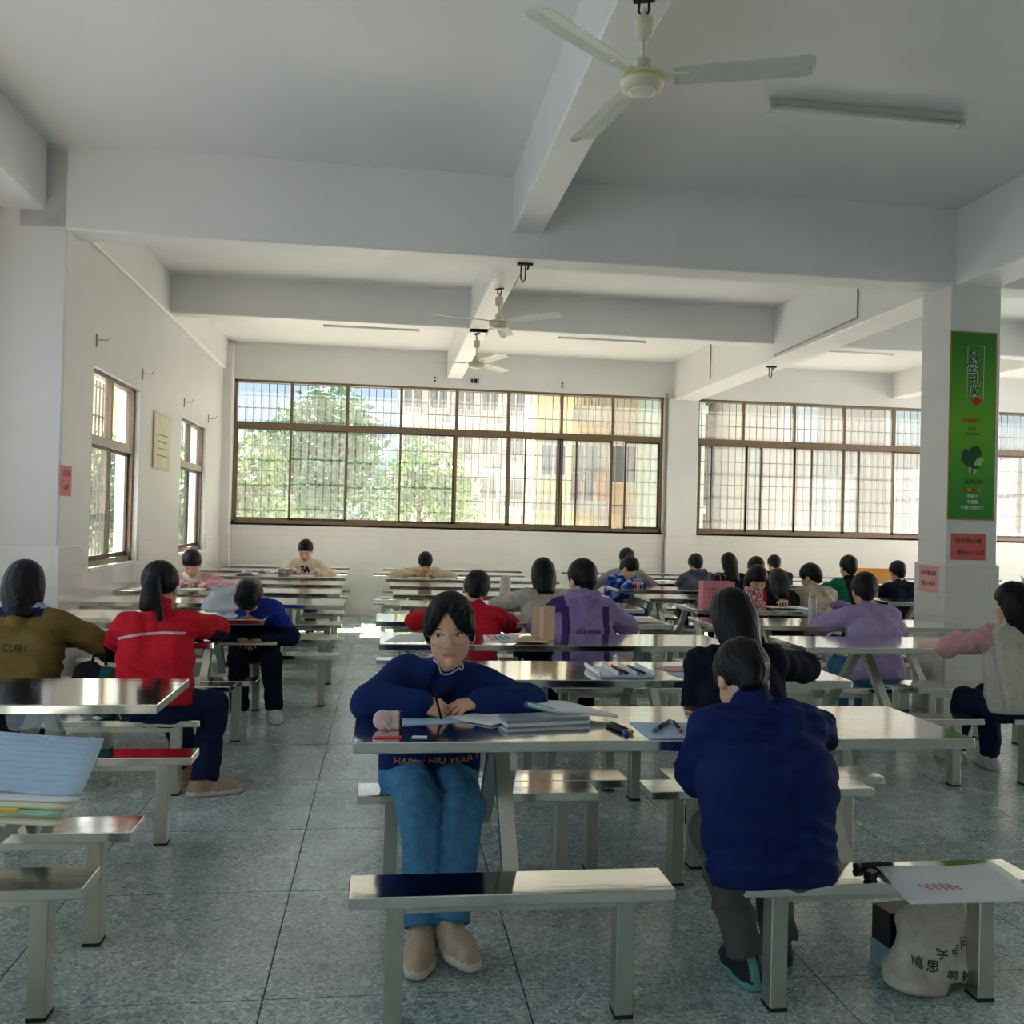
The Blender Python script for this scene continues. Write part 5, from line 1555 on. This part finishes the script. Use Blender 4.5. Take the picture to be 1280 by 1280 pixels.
# --- first table, middle column
paper('paper_sheet', [(-0.05, 3.55), (0.077, 3.277), (0.330, 3.335), (0.18, 3.56)], T0, PAPER_B, 'bluish sheet lying under the wrists of the girl with glasses', curl=0.0)
sb = thing('sketch_pad', 'white drawing paper right in front of the girl with glasses', 'paper')
paper('page', [(0.235, 3.40), (0.38, 3.259), (0.671, 3.489), (0.51, 3.60)], T0 + 0.003, PAPER, None, curl=0.003, parent=sb)
nb = thing('spiral_notebook', 'open spiral notebook with a mint coil lying on the plastic box', 'notebook')
Z1 = T0 + 0.034
paper('pages', [(0.500, 3.515), (0.612, 3.325), (0.850, 3.345), (0.700, 3.565)], Z1, PAPER, None, curl=0.004, t=0.010, parent=nb, zs=(0, 0, -0.022, -0.012))
co = MB()
for i in range(17):
    f = (i + 0.5) / 17
    cx, cy = 0.500 + 0.112 * f, 3.515 - 0.19 * f
    co.tube([(cx + 0.012 * math.cos(a), cy + 0.004 * math.cos(a), Z1 + 0.006 + 0.010 * math.sin(a)) for a in [k * PI / 4 for k in range(9)]], 0.0013, 4, cap=False)
co.obj('coil', mat('mint_wire', srgb(120, 196, 182), 0.4), nb, True)
pb = thing('plastic_box', 'flat clear plastic pencil box on the near table', 'box', (0.575, 3.31, T0), math.radians(10))
MB().bbox((-0.155, -0.048, 0), (0.155, 0.048, 0.014), 0.004).obj('tray', mat('milky_plastic', srgb(206, 214, 222), 0.2), pb)
MB().bbox((-0.155, -0.048, 0.014), (0.155, 0.048, 0.030), 0.005).obj('lid', CLEARP, pb)
def marker(a, b, cap_m, label, z=T0, body=BLACKP, r=0.0072):
    a, b = Vector((*a, z + r)), Vector((*b, z + r))
    d = (b - a)
    t = thing('marker_pen', label, 'marker pen')
    MB().tube([a, a + d * 0.06, a + d * 0.88], [r * 0.8, r, r], 12).obj('barrel', body, t, True)
    MB().tube([a + d * 0.86, b], [r * 1.12, r * 1.05], 12).obj('cap', cap_m, t, True)
    return t
YEL = mat('yellow_plastic', srgb(226, 196, 60), 0.35); GRN = mat('green_plastic', srgb(40, 150, 120), 0.35); REDP = mat('red_plastic', srgb(204, 48, 66), 0.35); BLUP = mat('blue_plastic', srgb(52, 90, 170), 0.35)
marker((0.808, 3.285), (0.846, 3.135), YEL, 'black marker pen with a yellow end, the upper one left of the marker paper')
marker((0.790, 3.262), (0.826, 3.122), BLUP, 'black marker pen lying beside the yellow ended one')
paper('paper_sheet', [(0.885, 3.317), (0.885, 3.06), (1.09, 3.06), (1.12, 3.313)], T0, PAPER_B, 'pale sheet under the green and the red marker', curl=0.002)
marker((1.030, 3.300), (0.925, 3.140), GRN, 'black marker pen with a green end on the pale sheet', T0 + 0.004)
marker((1.040, 3.295), (1.016, 3.128), REDP, 'slim marker pen with a red end on the pale sheet', T0 + 0.004, r=0.006)
o = MB().tube([(1.150, 3.500, T0 + 0.005), (1.215, 3.375, T0 + 0.005)], 0.0045, 6).obj('pencil', mat('orange_wood', srgb(214, 140, 92), 0.5)); tag(o, 'orange pencil beside the left arm of the boy in fleece', 'pencil')
paper('red_card', [(-0.018, 3.085), (0.076, 3.085), (0.075, 3.125), (-0.014, 3.125)], T0, mat('red_card', srgb(206, 60, 62), 0.6), 'narrow red card near the front edge of the near table', 'card', curl=0.0)
paper('paper_scrap', [(0.105, 3.095), (0.155, 3.090), (0.158, 3.12), (0.112, 3.125)], T0, PAPER, 'tiny white paper scrap beside the red card', 'paper scrap', curl=0.002)
dv = thing('hand_fan', 'small pale pink handheld fan with round head and dark base on the near table', 'hand fan', (0.030, 3.235, T0))
PKP = mat('pale_pink_plastic', srgb(220, 190, 196), 0.35)
MB().bbox((-0.010, -0.02, 0), (0.040, 0.02, 0.058), 0.005).obj('body', PKP, dv)
MB().box((0.040, -0.021, 0), (0.046, 0.021, 0.060)).obj('dark_base', BLACKP, dv)
hd_ = MB().lathe([(0.028, -0.012), (0.032, -0.008), (0.032, 0.008), (0.028, 0.012)], n=24)
hd_.v = [(x_ - 0.018, z_ - 0.012, y_ + 0.032) for x_, y_, z_ in hd_.v]
hd_.obj('round_head', PKP, dv, True)
MB().tube([(-0.018, -0.025, 0.032), (0.0, -0.028, 0.012), (0.008, -0.028, 0.003)], 0.004, 6).obj('strap', mat('white_strap', srgb(224, 216, 214), 0.6), dv, True)
MB().bbox((-0.012, -0.03, -0.012), (0.012, 0.03, 0.012), 0.003).obj('x', BLACKP).location = (-0.05, 3.50, T0 + 0.012)
tag(bpy.data.objects['x'], 'small black clip box by the left corner of the near table', 'clip'); bpy.data.objects['x'].name = 'black_clip'
# --- second table
tr = thing('pencil_tray', 'white and blue pencil tray with pens on the second table', 'tray', (1.125, 4.43, T0), 0.03)
MB().bbox((-0.13, -0.15, 0), (0.13, 0.15, 0.012), 0.003).obj('base', mat('pale_blue_plastic', srgb(176, 200, 222), 0.2), tr)
for xx in (-0.13, -0.045, 0.04, 0.125):
    MB().box((xx - 0.003, -0.15, 0.012), (xx + 0.004, 0.15, 0.028)).obj('divider', mat('white_plastic', srgb(224, 228, 232), 0.3), tr)
for xx, m_ in ((-0.02, REDP), (0.06, BLUP), (0.09, BLACKP), (0.01, BLACKP)):
    MB().tube([(xx, -0.12, 0.018), (xx - 0.012, 0.12, 0.018)], 0.006, 6).obj('pen', m_, tr, True)
paper('paper_sheet', [(1.351, 4.60), (1.395, 4.47), (1.594, 4.50), (1.594, 4.69)], T0, PAPER_P, 'pink folder on the second table in front of the long haired girl', 'folder', t=0.004, curl=0.0)
paper('paper_sheet', [(1.36, 4.436), (1.40, 4.26), (1.54, 4.29), (1.53, 4.47)], T0, PAPER_B, 'blue sheet beside the pink folder', curl=0.003)
# --- third table
paper('paper_sheet', [(0.017, 5.525), (0.114, 5.878), (0.285, 5.891), (0.246, 5.54)], T0, PAPER, 'white sheet at the left end of the third table', curl=0.01)
pr_ = paper('printed_sheet', [(0.60, 5.565), (0.625, 5.878), (0.86, 5.93), (0.80, 5.55)], T0, PAPER, 'printed worksheet in blue and red right of the head of the girl with glasses', curl=0.004)
for k, m_ in enumerate((REDP, BLUP, BLUP, RULE)):
    MB().box((0.64 + 0.035 * k, 5.60 + 0.02 * k, T0 + 0.0045), (0.665 + 0.035 * k, 5.84, T0 + 0.0052)).obj('print_bar', m_, pr_)
paper('envelope', [(0.76, 5.50), (0.87, 5.80), (1.03, 5.77), (0.96, 5.47)], T0 + 0.008, KRAFT, 'brown envelope lying in front of the kraft bag', 'envelope', t=0.003)
def carrier(name, x, y, z, w, d, h, m, label, rz=0.0, handle=None, group=None):
    t = thing(name, label, 'bag', (x, y, z), rz, group)
    mb = MB()
    th_ = 0.004
    mb.box((-w / 2, -d / 2, 0), (w / 2, -d / 2 + th_, h)); mb.box((-w / 2, d / 2 - th_, 0), (w / 2, d / 2, h))
    mb.box((-w / 2, -d / 2, 0), (w / 2, d / 2, th_))
    mb.obj('body', m, t)
    for s in (-1, 1):
        g = MB()
        xx = s * w / 2
        g.add([(xx, -d / 2, 0), (xx - s * d * 0.18, 0, 0.02), (xx, d / 2, 0), (xx, -d / 2, h), (xx - s * d * 0.22, 0, h), (xx, d / 2, h)], [(0, 1, 4, 3), (1, 2, 5, 4)])
        go = g.obj('gusset', m, t)
        sm = go.modifiers.new('thickness', 'SOLIDIFY'); sm.thickness = th_
    if handle:
        for yy_ in (-d / 2, d / 2):
            MB().tube([(-w * 0.2, yy_, h - 0.02), (-w * 0.18, yy_ * 1.2, h + 0.05), (0, yy_ * 1.3, h + 0.07), (w * 0.18, yy_ * 1.2, h + 0.05), (w * 0.2, yy_, h - 0.02)], 0.003, 6).obj('handle', handle, t, True)
    return t
carrier('paper_bag', 0.965, 5.66, T0, 0.135, 0.085, 0.205, KRAFT, 'kraft paper bag standing on the third table', 0.9)
# --- fourth table and the gift bags
paper('paper_sheet', [(1.80, 7.05), (1.82, 6.69), (2.05, 6.72), (2.05, 7.15)], T0, PAPER_Y, 'loose sheets at the right end of the fourth table', curl=0.012)
PKB = mat('pink_gift_paper', srgb(232, 150, 160), 0.5, noise=0.05, nscale=8)
b1 = carrier('gift_bag', 2.90, 8.03, T0, 0.285, 0.11, 0.235, PKB, 'large pink gift bag on the table', 0.03, mat('pink_ribbon', srgb(226, 140, 170), 0.5))
for k in range(3):
    for j in range(3):
        MB().box((-0.095 + 0.028 * k, -0.0565, 0.085 + 0.035 * j), (-0.080 + 0.028 * k - 0.004 * (j % 2), -0.0552, 0.108 + 0.035 * j)).obj('printed_mark', cloth('maroon_print', (170, 88, 100)), b1)
def patt():
    m = bpy.data.materials.new('white_bag_red_pattern'); m.use_nodes = True
    nt = m.node_tree; b = nt.nodes['Principled BSDF']
    tc = nt.nodes.new('ShaderNodeTexCoord'); v = nt.nodes.new('ShaderNodeTexVoronoi'); v.inputs['Scale'].default_value = 26; v.feature = 'DISTANCE_TO_EDGE'
    nt.links.new(tc.outputs['Object'], v.inputs['Vector'])
    r = nt.nodes.new('ShaderNodeValToRGB'); r.color_ramp.interpolation = 'CONSTANT'
    r.color_ramp.elements[0].color = (*srgb(196, 96, 112), 1); r.color_ramp.elements[1].position = 0.12; r.color_ramp.elements[1].color = (*srgb(224, 212, 206), 1)
    nt.links.new(v.outputs['Distance'], r.inputs[0]); nt.links.new(r.outputs[0], b.inputs['Base Color']); b.inputs['Roughness'].default_value = 0.5
    return m
carrier('gift_bag', 3.235, 8.02, T0, 0.135, 0.09, 0.19, patt(), 'small white gift bag with red pattern right of the pink one', -0.1)
rb_ = MB()
rr = random.Random(8)
for k in range(7):
    a = k * 0.9
    pts_ = [(0.02 * math.cos(a), 0.02 * math.sin(a), 0.02)]
    for j in range(1, 6):
        pts_.append((0.028 * j * math.cos(a + 0.25 * j), 0.014 * j * math.sin(a + 0.25 * j), 0.012 + 0.045 * math.sin(j * 0.62 + k * 0.4) ** 2))
    rb_.tube(pts_, [0.012, 0.015, 0.015, 0.014, 0.012, 0.006], 6)
o = rb_.obj('ribbon_bow', mat('pink_ribbon', srgb(226, 140, 170), 0.5), None, True); o.location = (3.05, 7.92, T0 + 0.0); tag(o, 'crumpled pink ribbon bow between the two gift bags', 'ribbon')
paper('paper_sheet', [(3.42, 8.30), (3.45, 7.94), (3.80, 8.0), (3.78, 8.32)], T0, PAPER, 'white sheets in front of the child in red and black', curl=0.02)
def bottle(name, x, y, z, r, h, m, capm, label, band=None):
    t = thing(name, label, 'bottle', (x, y, z))
    MB().lathe([(r * 0.9, 0), (r, 0.006), (r, h * 0.78), (r * 0.8, h * 0.84)], n=18).obj('body', m, t, True)
    MB().lathe([(r * 0.78, h * 0.82), (r * 0.86, h * 0.84), (r * 0.86, h * 0.98), (r * 0.7, h)], n=18).obj('cap', capm, t, True)
    if band: MB().lathe([(r * 1.01, h * 0.2), (r * 1.015, h * 0.22), (r * 1.015, h * 0.4), (r * 1.01, h * 0.42)], n=18).obj('label_band', band, t, True)
bottle('water_bottle', 4.02, 9.30, T0, 0.036, 0.20, mat('blue_bottle', srgb(70, 104, 196), 0.25), mat('blue_bottle', srgb(70, 104, 196), 0.25), 'blue drinking bottle on the table behind the gift bags')
bottle('thermos', 3.185, 6.76, T0, 0.030, 0.24, mat('pearl_grey_steel', srgb(196, 194, 196), 0.3, 0.2), mat('tan_cap', srgb(190, 170, 150), 0.4), 'slim pearl grey thermos left of the child in lavender')
bottle('cup', 1.19, 9.26, T0, 0.055, 0.17, mat('ivory_cup', srgb(208, 198, 186), 0.5), mat('ivory_cup', srgb(208, 198, 186), 0.5), 'ivory cup on a middle table right of the girl with glasses')
sc_ = MB()
for k in range(5):
    a = k * 1.3
    vs, fs = ellipsoid((0.05 * math.cos(a), 0.03 * math.sin(a), 0.035 + 0.01 * (k % 2)), (0.06, 0.045, 0.035), 10)
    sc_.add(vs, fs)
o = sc_.obj('scarf', cloth('mauve_knit', (140, 118, 168)), None, True); o.location = (4.06, 8.05, T0); tag(o, 'crumpled mauve scarf on the gift bag table', 'scarf')
paper('paper_sheet', [(5.02 + 0.1, 10.35), (5.12, 10.24), (5.5, 10.24), (5.45, 10.42)], T0, PAPER, 'white sheet in front of the boy in black and green', curl=0.01)

# --- left column
def crumple(name, w, d, h, m, label, cat, loc, seed, top=0.45, handles=True):
    t = thing(name, label, cat, loc)
    rs = np.random.RandomState(seed)
    a1, a2, a3 = rs.normal(0, 1, (3, 3)).astype(np.float32) * 16
    def f(P):
        u = np.clip(P[:, 2] / h, 0, 1)
        sx = w / 2 * (1 - (1 - top) * u ** 1.2); sy = d / 2 * (1 - (1 - top * 0.6) * u)
        r_ = np.sqrt((P[:, 0] / np.maximum(sx, 0.01)) ** 2 + (P[:, 1] / np.maximum(sy, 0.01)) ** 2)
        dd = (r_ - 1) * np.minimum(sx, sy)
        dd = smax(dd, P[:, 2] - h, 0.02); dd = smax(dd, -P[:, 2], 0.01)
        return dd * 0.7 + 0.010 * np.sin(P @ a1 + 3 * np.sin(P @ a2)) + 0.006 * np.sin(P @ a3 * 2.3)
    V, F = surfnet(f, (-w * 0.62, -d * 0.65, -0.02), (w * 0.62, d * 0.65, h * 1.05), min(w, h) / 26)
    V[:, 2] -= V[:, 2].min()
    mk('pouch', np_mesh('pouch', V, F), [m], t)
    if handles:
        for s in (-1, 1):
            hb = MB()
            pts_ = [(s * w * 0.16, s * 0.01, h * 0.86), (s * w * 0.15, s * 0.015, h * 1.08), (s * w * 0.02, s * 0.012, h * 1.2), (-s * w * 0.06, s * 0.005, h * 1.05), (-s * w * 0.08, 0.0, h * 0.9)]
            hb.tube(pts_, [0.016, 0.012, 0.010, 0.012, 0.016], 6)
            hb.obj('handle', m, t, True)
    return t
crumple('plastic_bag', 0.23, 0.16, 0.185, FILM, 'white plastic carrier bag on the table left of the child bent over its lap', 'bag', (-1.10, 6.78, T0), 5)
paper('workbook', [(-1.63, 5.53), (-1.66, 5.82), (-1.44, 5.83), (-1.42, 5.54)], T0, PAPER_G, 'mint green workbook between the olive and the red jacket', 'workbook', t=0.008, curl=0.003)
paper('paper_sheet', [(-1.62, 5.60), (-1.60, 5.88), (-1.40, 5.90), (-1.41, 5.64)], T0 + 0.012, PAPER, 'white sheet on top of the mint workbook', curl=0.006)
paper('paper_sheet', [(-0.80 - 0.42, 5.62), (-1.20, 5.9), (-0.97, 5.9), (-0.99, 5.60)], T0, PAPER, 'white sheet beside the right arm of the red jacket', curl=0.006)
rr = random.Random(3)
for k in range(5):
    x_, y_ = -1.62 + 0.10 * k + rr.uniform(-0.02, 0.02), 11.66 + rr.uniform(-0.08, 0.08)
    c_, s_ = math.cos(k * 0.5 - 0.6), math.sin(k * 0.5 - 0.6)
    paper('paper_sheet', [(x_ + (a * c_ - b * s_), y_ + (a * s_ + b * c_)) for a, b in ((-0.14, -0.10), (0.14, -0.10), (0.14, 0.10), (-0.14, 0.10))], T0 + 0.010 * k, PAPER, ('lowest', 'second', 'middle', 'fourth', 'topmost')[k] + ' of the loose white sheets heaped left of the girl with letters FA', curl=0.05, group='sheets heaped on the far left table')
gb = thing('document_box', 'grey document box beside the heaped sheets, far left', 'box', (-1.16, 11.70, T0))
MB().bbox((-0.07, -0.1, 0), (0.07, 0.1, 0.075), 0.004).obj('case', mat('grey_card', srgb(150, 152, 148), 0.6), gb)
MB().bbox((-0.073, -0.103, 0.055), (0.073, 0.103, 0.08), 0.004).obj('lid', mat('grey_card_dark', srgb(126, 130, 126), 0.6), gb)
for k in range(2):
    paper('paper_sheet', [(-2.30 + 0.2 * k, 9.10), (-2.28 + 0.2 * k, 9.42), (-2.08 + 0.2 * k, 9.40), (-2.08 + 0.2 * k, 9.12)], T0, PAPER, ('leftmost', 'second')[k] + ' white sheet on the table of the child in pink', curl=0.03)
paper('paper_sheet', [(-1.95, 9.14), (-1.93, 9.42), (-1.66, 9.44), (-1.66, 9.16)], T0, PAPER, 'sheet under the hands of the child in pink', curl=0.003)
paper('paper_sheet', [(-1.12, 11.55), (-1.10, 11.84), (-0.80, 11.84), (-0.82, 11.56)], T0, PAPER, 'sheet under the hands of the girl with letters FA', curl=0.003)
paper('paper_sheet', [(0.30, 11.52), (0.32, 11.78), (0.58, 11.78), (0.57, 11.53)], T0, PAPER, 'sheet under the face of the bowed child in beige', curl=0.003)
paper('paper_sheet', [(0.62, 11.54), (0.64, 11.76), (0.90, 11.76), (0.88, 11.55)], T0, PAPER, 'second sheet right of the bowed child in beige', curl=0.003)
paper('writing_pad', [(-1.20, 7.00), (-1.22, 7.22), (-0.76, 7.22), (-0.74, 7.00)], 0.556, PAPER_Y, 'pale writing pad on the knees of the child bent over its lap', 'writing pad', t=0.006, curl=0.0)
# dark backpack between olive and red
bk = thing('backpack', 'black and teal backpack on the bench between the olive and the red jacket', 'backpack', (-1.46, 5.22, BZ))
def bpf(P):
    d = smin(ell(P, (-0.05, 0, 0.15), (0.09, 0.08, 0.15)), ell(P, (0.05, 0.0, 0.13), (0.085, 0.08, 0.14)), 0.03)
    return smax(d, -P[:, 2], 0.01) + 0.004 * np.sin(P[:, 0] * 60 + P[:, 2] * 40)
V, F = surfnet(bpf, (-0.18, -0.12, -0.02), (0.18, 0.12, 0.33), 0.011)
mk('shell', np_mesh('shell', V, F, np.where(V[F].mean(1)[:, 0] > 0.02, 1, 0)), [BLACKC, cloth('teal_nylon', (24, 84, 88))], bk)
MB().tube([(-0.03, 0.0, 0.29), (-0.02, 0.0, 0.335), (0.03, 0.0, 0.335), (0.04, 0.0, 0.275)], 0.008, 6).obj('grab_handle', BLACKC, bk, True)
# pile of papers on the nearest left table, sheets hanging over its end, film bag on top
LP = [(-0.98, 2.30), (-0.70, 2.26), (-0.80, 2.80), (-1.30, 2.93)]
specs = [(PAPER_Y, 0.0, (0.00, 0.00)), (PAPER, 0.010, (0.012, 0.02)), (PAPER_G, 0.018, (-0.01, 0.012)), (PAPER_Y, 0.026, (0.004, 0.03)), (PAPER, 0.036, (0.02, 0.05)), (PAPER_B, 0.046, (0.018, 0.075))]
lab = ['ivory folder at the bottom of the pile at the left edge', 'white folder second from the bottom of the left edge pile', 'mint folder in the middle of the left edge pile', 'ivory folder with a yellow tab in the left edge pile', 'white ruled sheets near the top of the left edge pile', 'bluish ruled sheet on top of the pile at the left edge']
for k, (m_, dz, (dx, dy)) in enumerate(specs):
    ps = paper('paper_stack', [(x_ + dx, y_ + dy) for x_, y_ in LP], T0 + dz, m_, lab[k], 'folder' if k < 4 else 'paper', curl=0.006, t=0.007, seed=k, group='pile of papers at the left edge', zs=(0, -0.006, 0, 0))
    if k == 5:
        for i in range(9):
            f = (i + 1) / 10
            a_ = Vector((LP[0][0] * (1 - f) + LP[3][0] * f + dx + 0.02, LP[0][1] * (1 - f) + LP[3][1] * f + dy, T0 + dz + 0.0155))
            b_ = Vector((LP[1][0] * (1 - f) + LP[2][0] * f + dx - 0.02, LP[1][1] * (1 - f) + LP[2][1] * f + dy, T0 + dz + 0.0135))
            MB().bar(a_, b_, 0.0015, 0.0006, upv=(0, 0, 1)).obj('ruled_line', RULE, ps)
    if k == 3:
        MB().box((-0.86, 2.27, T0 + dz - 0.001), (-0.80, 2.285, T0 + dz + 0.006)).obj('tab', YEL, ps)
cr = crumple('film_bag', 0.20, 0.12, 0.05, FILM2, 'clear crinkled plastic film bag on the pile at the left edge', 'bag', (-0.93, 2.86, T0 + 0.064), 9, 0.7, False)
# --- near right bench
paper('paper_sheet', [(1.575, 2.862), (1.531, 2.575), (1.960, 2.575), (1.985, 2.86)], BZ + 0.0012, PAPER, 'large white sheet with red scribbles on the near right bench', curl=0.010)
sk = MB()
for k in range(5):
    x_ = 1.640 + 0.022 * k
    sk.bar((x_ - 0.012, 2.700, BZ + 0.011), (x_ + 0.012, 2.655, BZ + 0.011), 0.004, 0.001, upv=(0, 0, 1))
sk.bar((1.63, 2.685, BZ + 0.0115), (1.745, 2.672, BZ + 0.0115), 0.003, 0.001, upv=(0, 0, 1))
sk.obj('red_scribble', REDINK, [o for o in bpy.data.objects if o.get('label', '').startswith('large white sheet with red')][0])
marker((1.640, 2.868), (1.505, 2.858), BLACKP, 'thick black marker lying along the back edge of the near right bench', BZ, r=0.010)
o = MB().bbox((-0.022, -0.014, 0), (0.022, 0.014, 0.028), 0.004).obj('eraser', BLACKP); o.location = (1.515, 2.775, BZ + 0.0005); o.rotation_euler = (0, 0, 0.6); tag(o, 'small black eraser block beside the white sheet on the bench', 'eraser')
# --- tote bag and box under the bench
bxo = thing('shoe_box', 'dark box with a pale blue side behind the tote bag', 'box', (1.78, 3.06, 0), 0.1)
MB().bbox((-0.075, -0.05, 0.035), (0.12, 0.05, 0.20), 0.004).obj('carton', BLACKP, bxo)
MB().bbox((-0.078, -0.053, 0.0), (0.12, 0.053, 0.085), 0.004).obj('blue_band', mat('pale_blue_card', srgb(150, 186, 200), 0.6), bxo)
tb = thing('tote_bag', 'white canvas tote bag with green lettering slumped under the near right bench', 'bag', (1.835, 2.92, 0), 0.05)
def tote(P):
    u = np.clip(P[:, 2] / 0.30, 0, 1)
    sx = 0.155 - 0.045 * u + 0.02 * np.sin(5 * u); sy = 0.075 - 0.045 * u
    q0 = np.abs(P[:, 0]) - sx; q1 = np.abs(P[:, 1] - 0.02 * u) - sy
    d = smax(q0, q1, 0.05); d = smax(d, P[:, 2] - 0.31 + 1.6 * np.abs(P[:, 0] + 0.02) ** 1.2 * 0.0, 0.02); d = smax(d, -P[:, 2], 0.015)
    d = smin(d, ell(P, (-0.14, -0.03, 0.02), (0.07, 0.07, 0.03)), 0.03)
    return d * 0.8 + 0.006 * np.sin(24 * P[:, 0] + 5 * np.sin(14 * P[:, 2])) + 0.004 * np.sin(40 * P[:, 2] + 25 * P[:, 0])
V, F = surfnet(tote, (-0.25, -0.14, -0.02), (0.22, 0.14, 0.36), 0.010)
V[:, 2] -= V[:, 2].min()
CANVAS = cloth('white_canvas', (208, 204, 192))
mk('canvas', np_mesh('canvas', V, F), [CANVAS], tb)
for s in (-1, 1):
    MB().tube([(-0.06, s * 0.02, 0.28), (-0.05, s * 0.03, 0.335), (0.0, s * 0.04, 0.35), (0.05, s * 0.03, 0.335), (0.06, s * 0.02, 0.28)], 0.010, 6).obj('strap', CANVAS, tb, True)
info = dict(top_sdf=tote, root=tb)
GI = mat('dark_green_lettering', srgb(22, 84, 58), 0.6)
for ch, px_, pz_, sz in (('学', -0.028, 0.128, 0.042), ('审', 0.022, 0.134, 0.038), ('问', 0.064, 0.150, 0.042), ('慎', -0.108, 0.095, 0.044), ('思', -0.058, 0.086, 0.044), ('明', 0.006, 0.058, 0.034), ('辨', 0.056, 0.052, 0.044)):
    on_top(info, ch, sz, v3(px_, 0.0, pz_), (1, 0, -0.06), (0.06, 0, 1), GI, off=0.004, bold=0.0006)
# --- boards at the back
o = MB().bbox((-0.29, -0.012, 0.0), (0.29, 0.012, 0.18), 0.004).obj('wooden_board', mat('orange_wood_board', srgb(198, 132, 54), 0.55, noise=0.12, nscale=5, stretch=(1, 1, 6)))
o.location = (6.98, 12.85, TZ + 0.001); tag(o, 'orange wooden board standing on a far table left of the poster column', 'board')
crumple('cloth_bag', 0.26, 0.18, 0.22, cloth('white_cloth_bag', (206, 206, 198)), 'pale cloth bag on a table at the right edge beyond the column', 'bag', (7.62, 10.45, T0), 12)
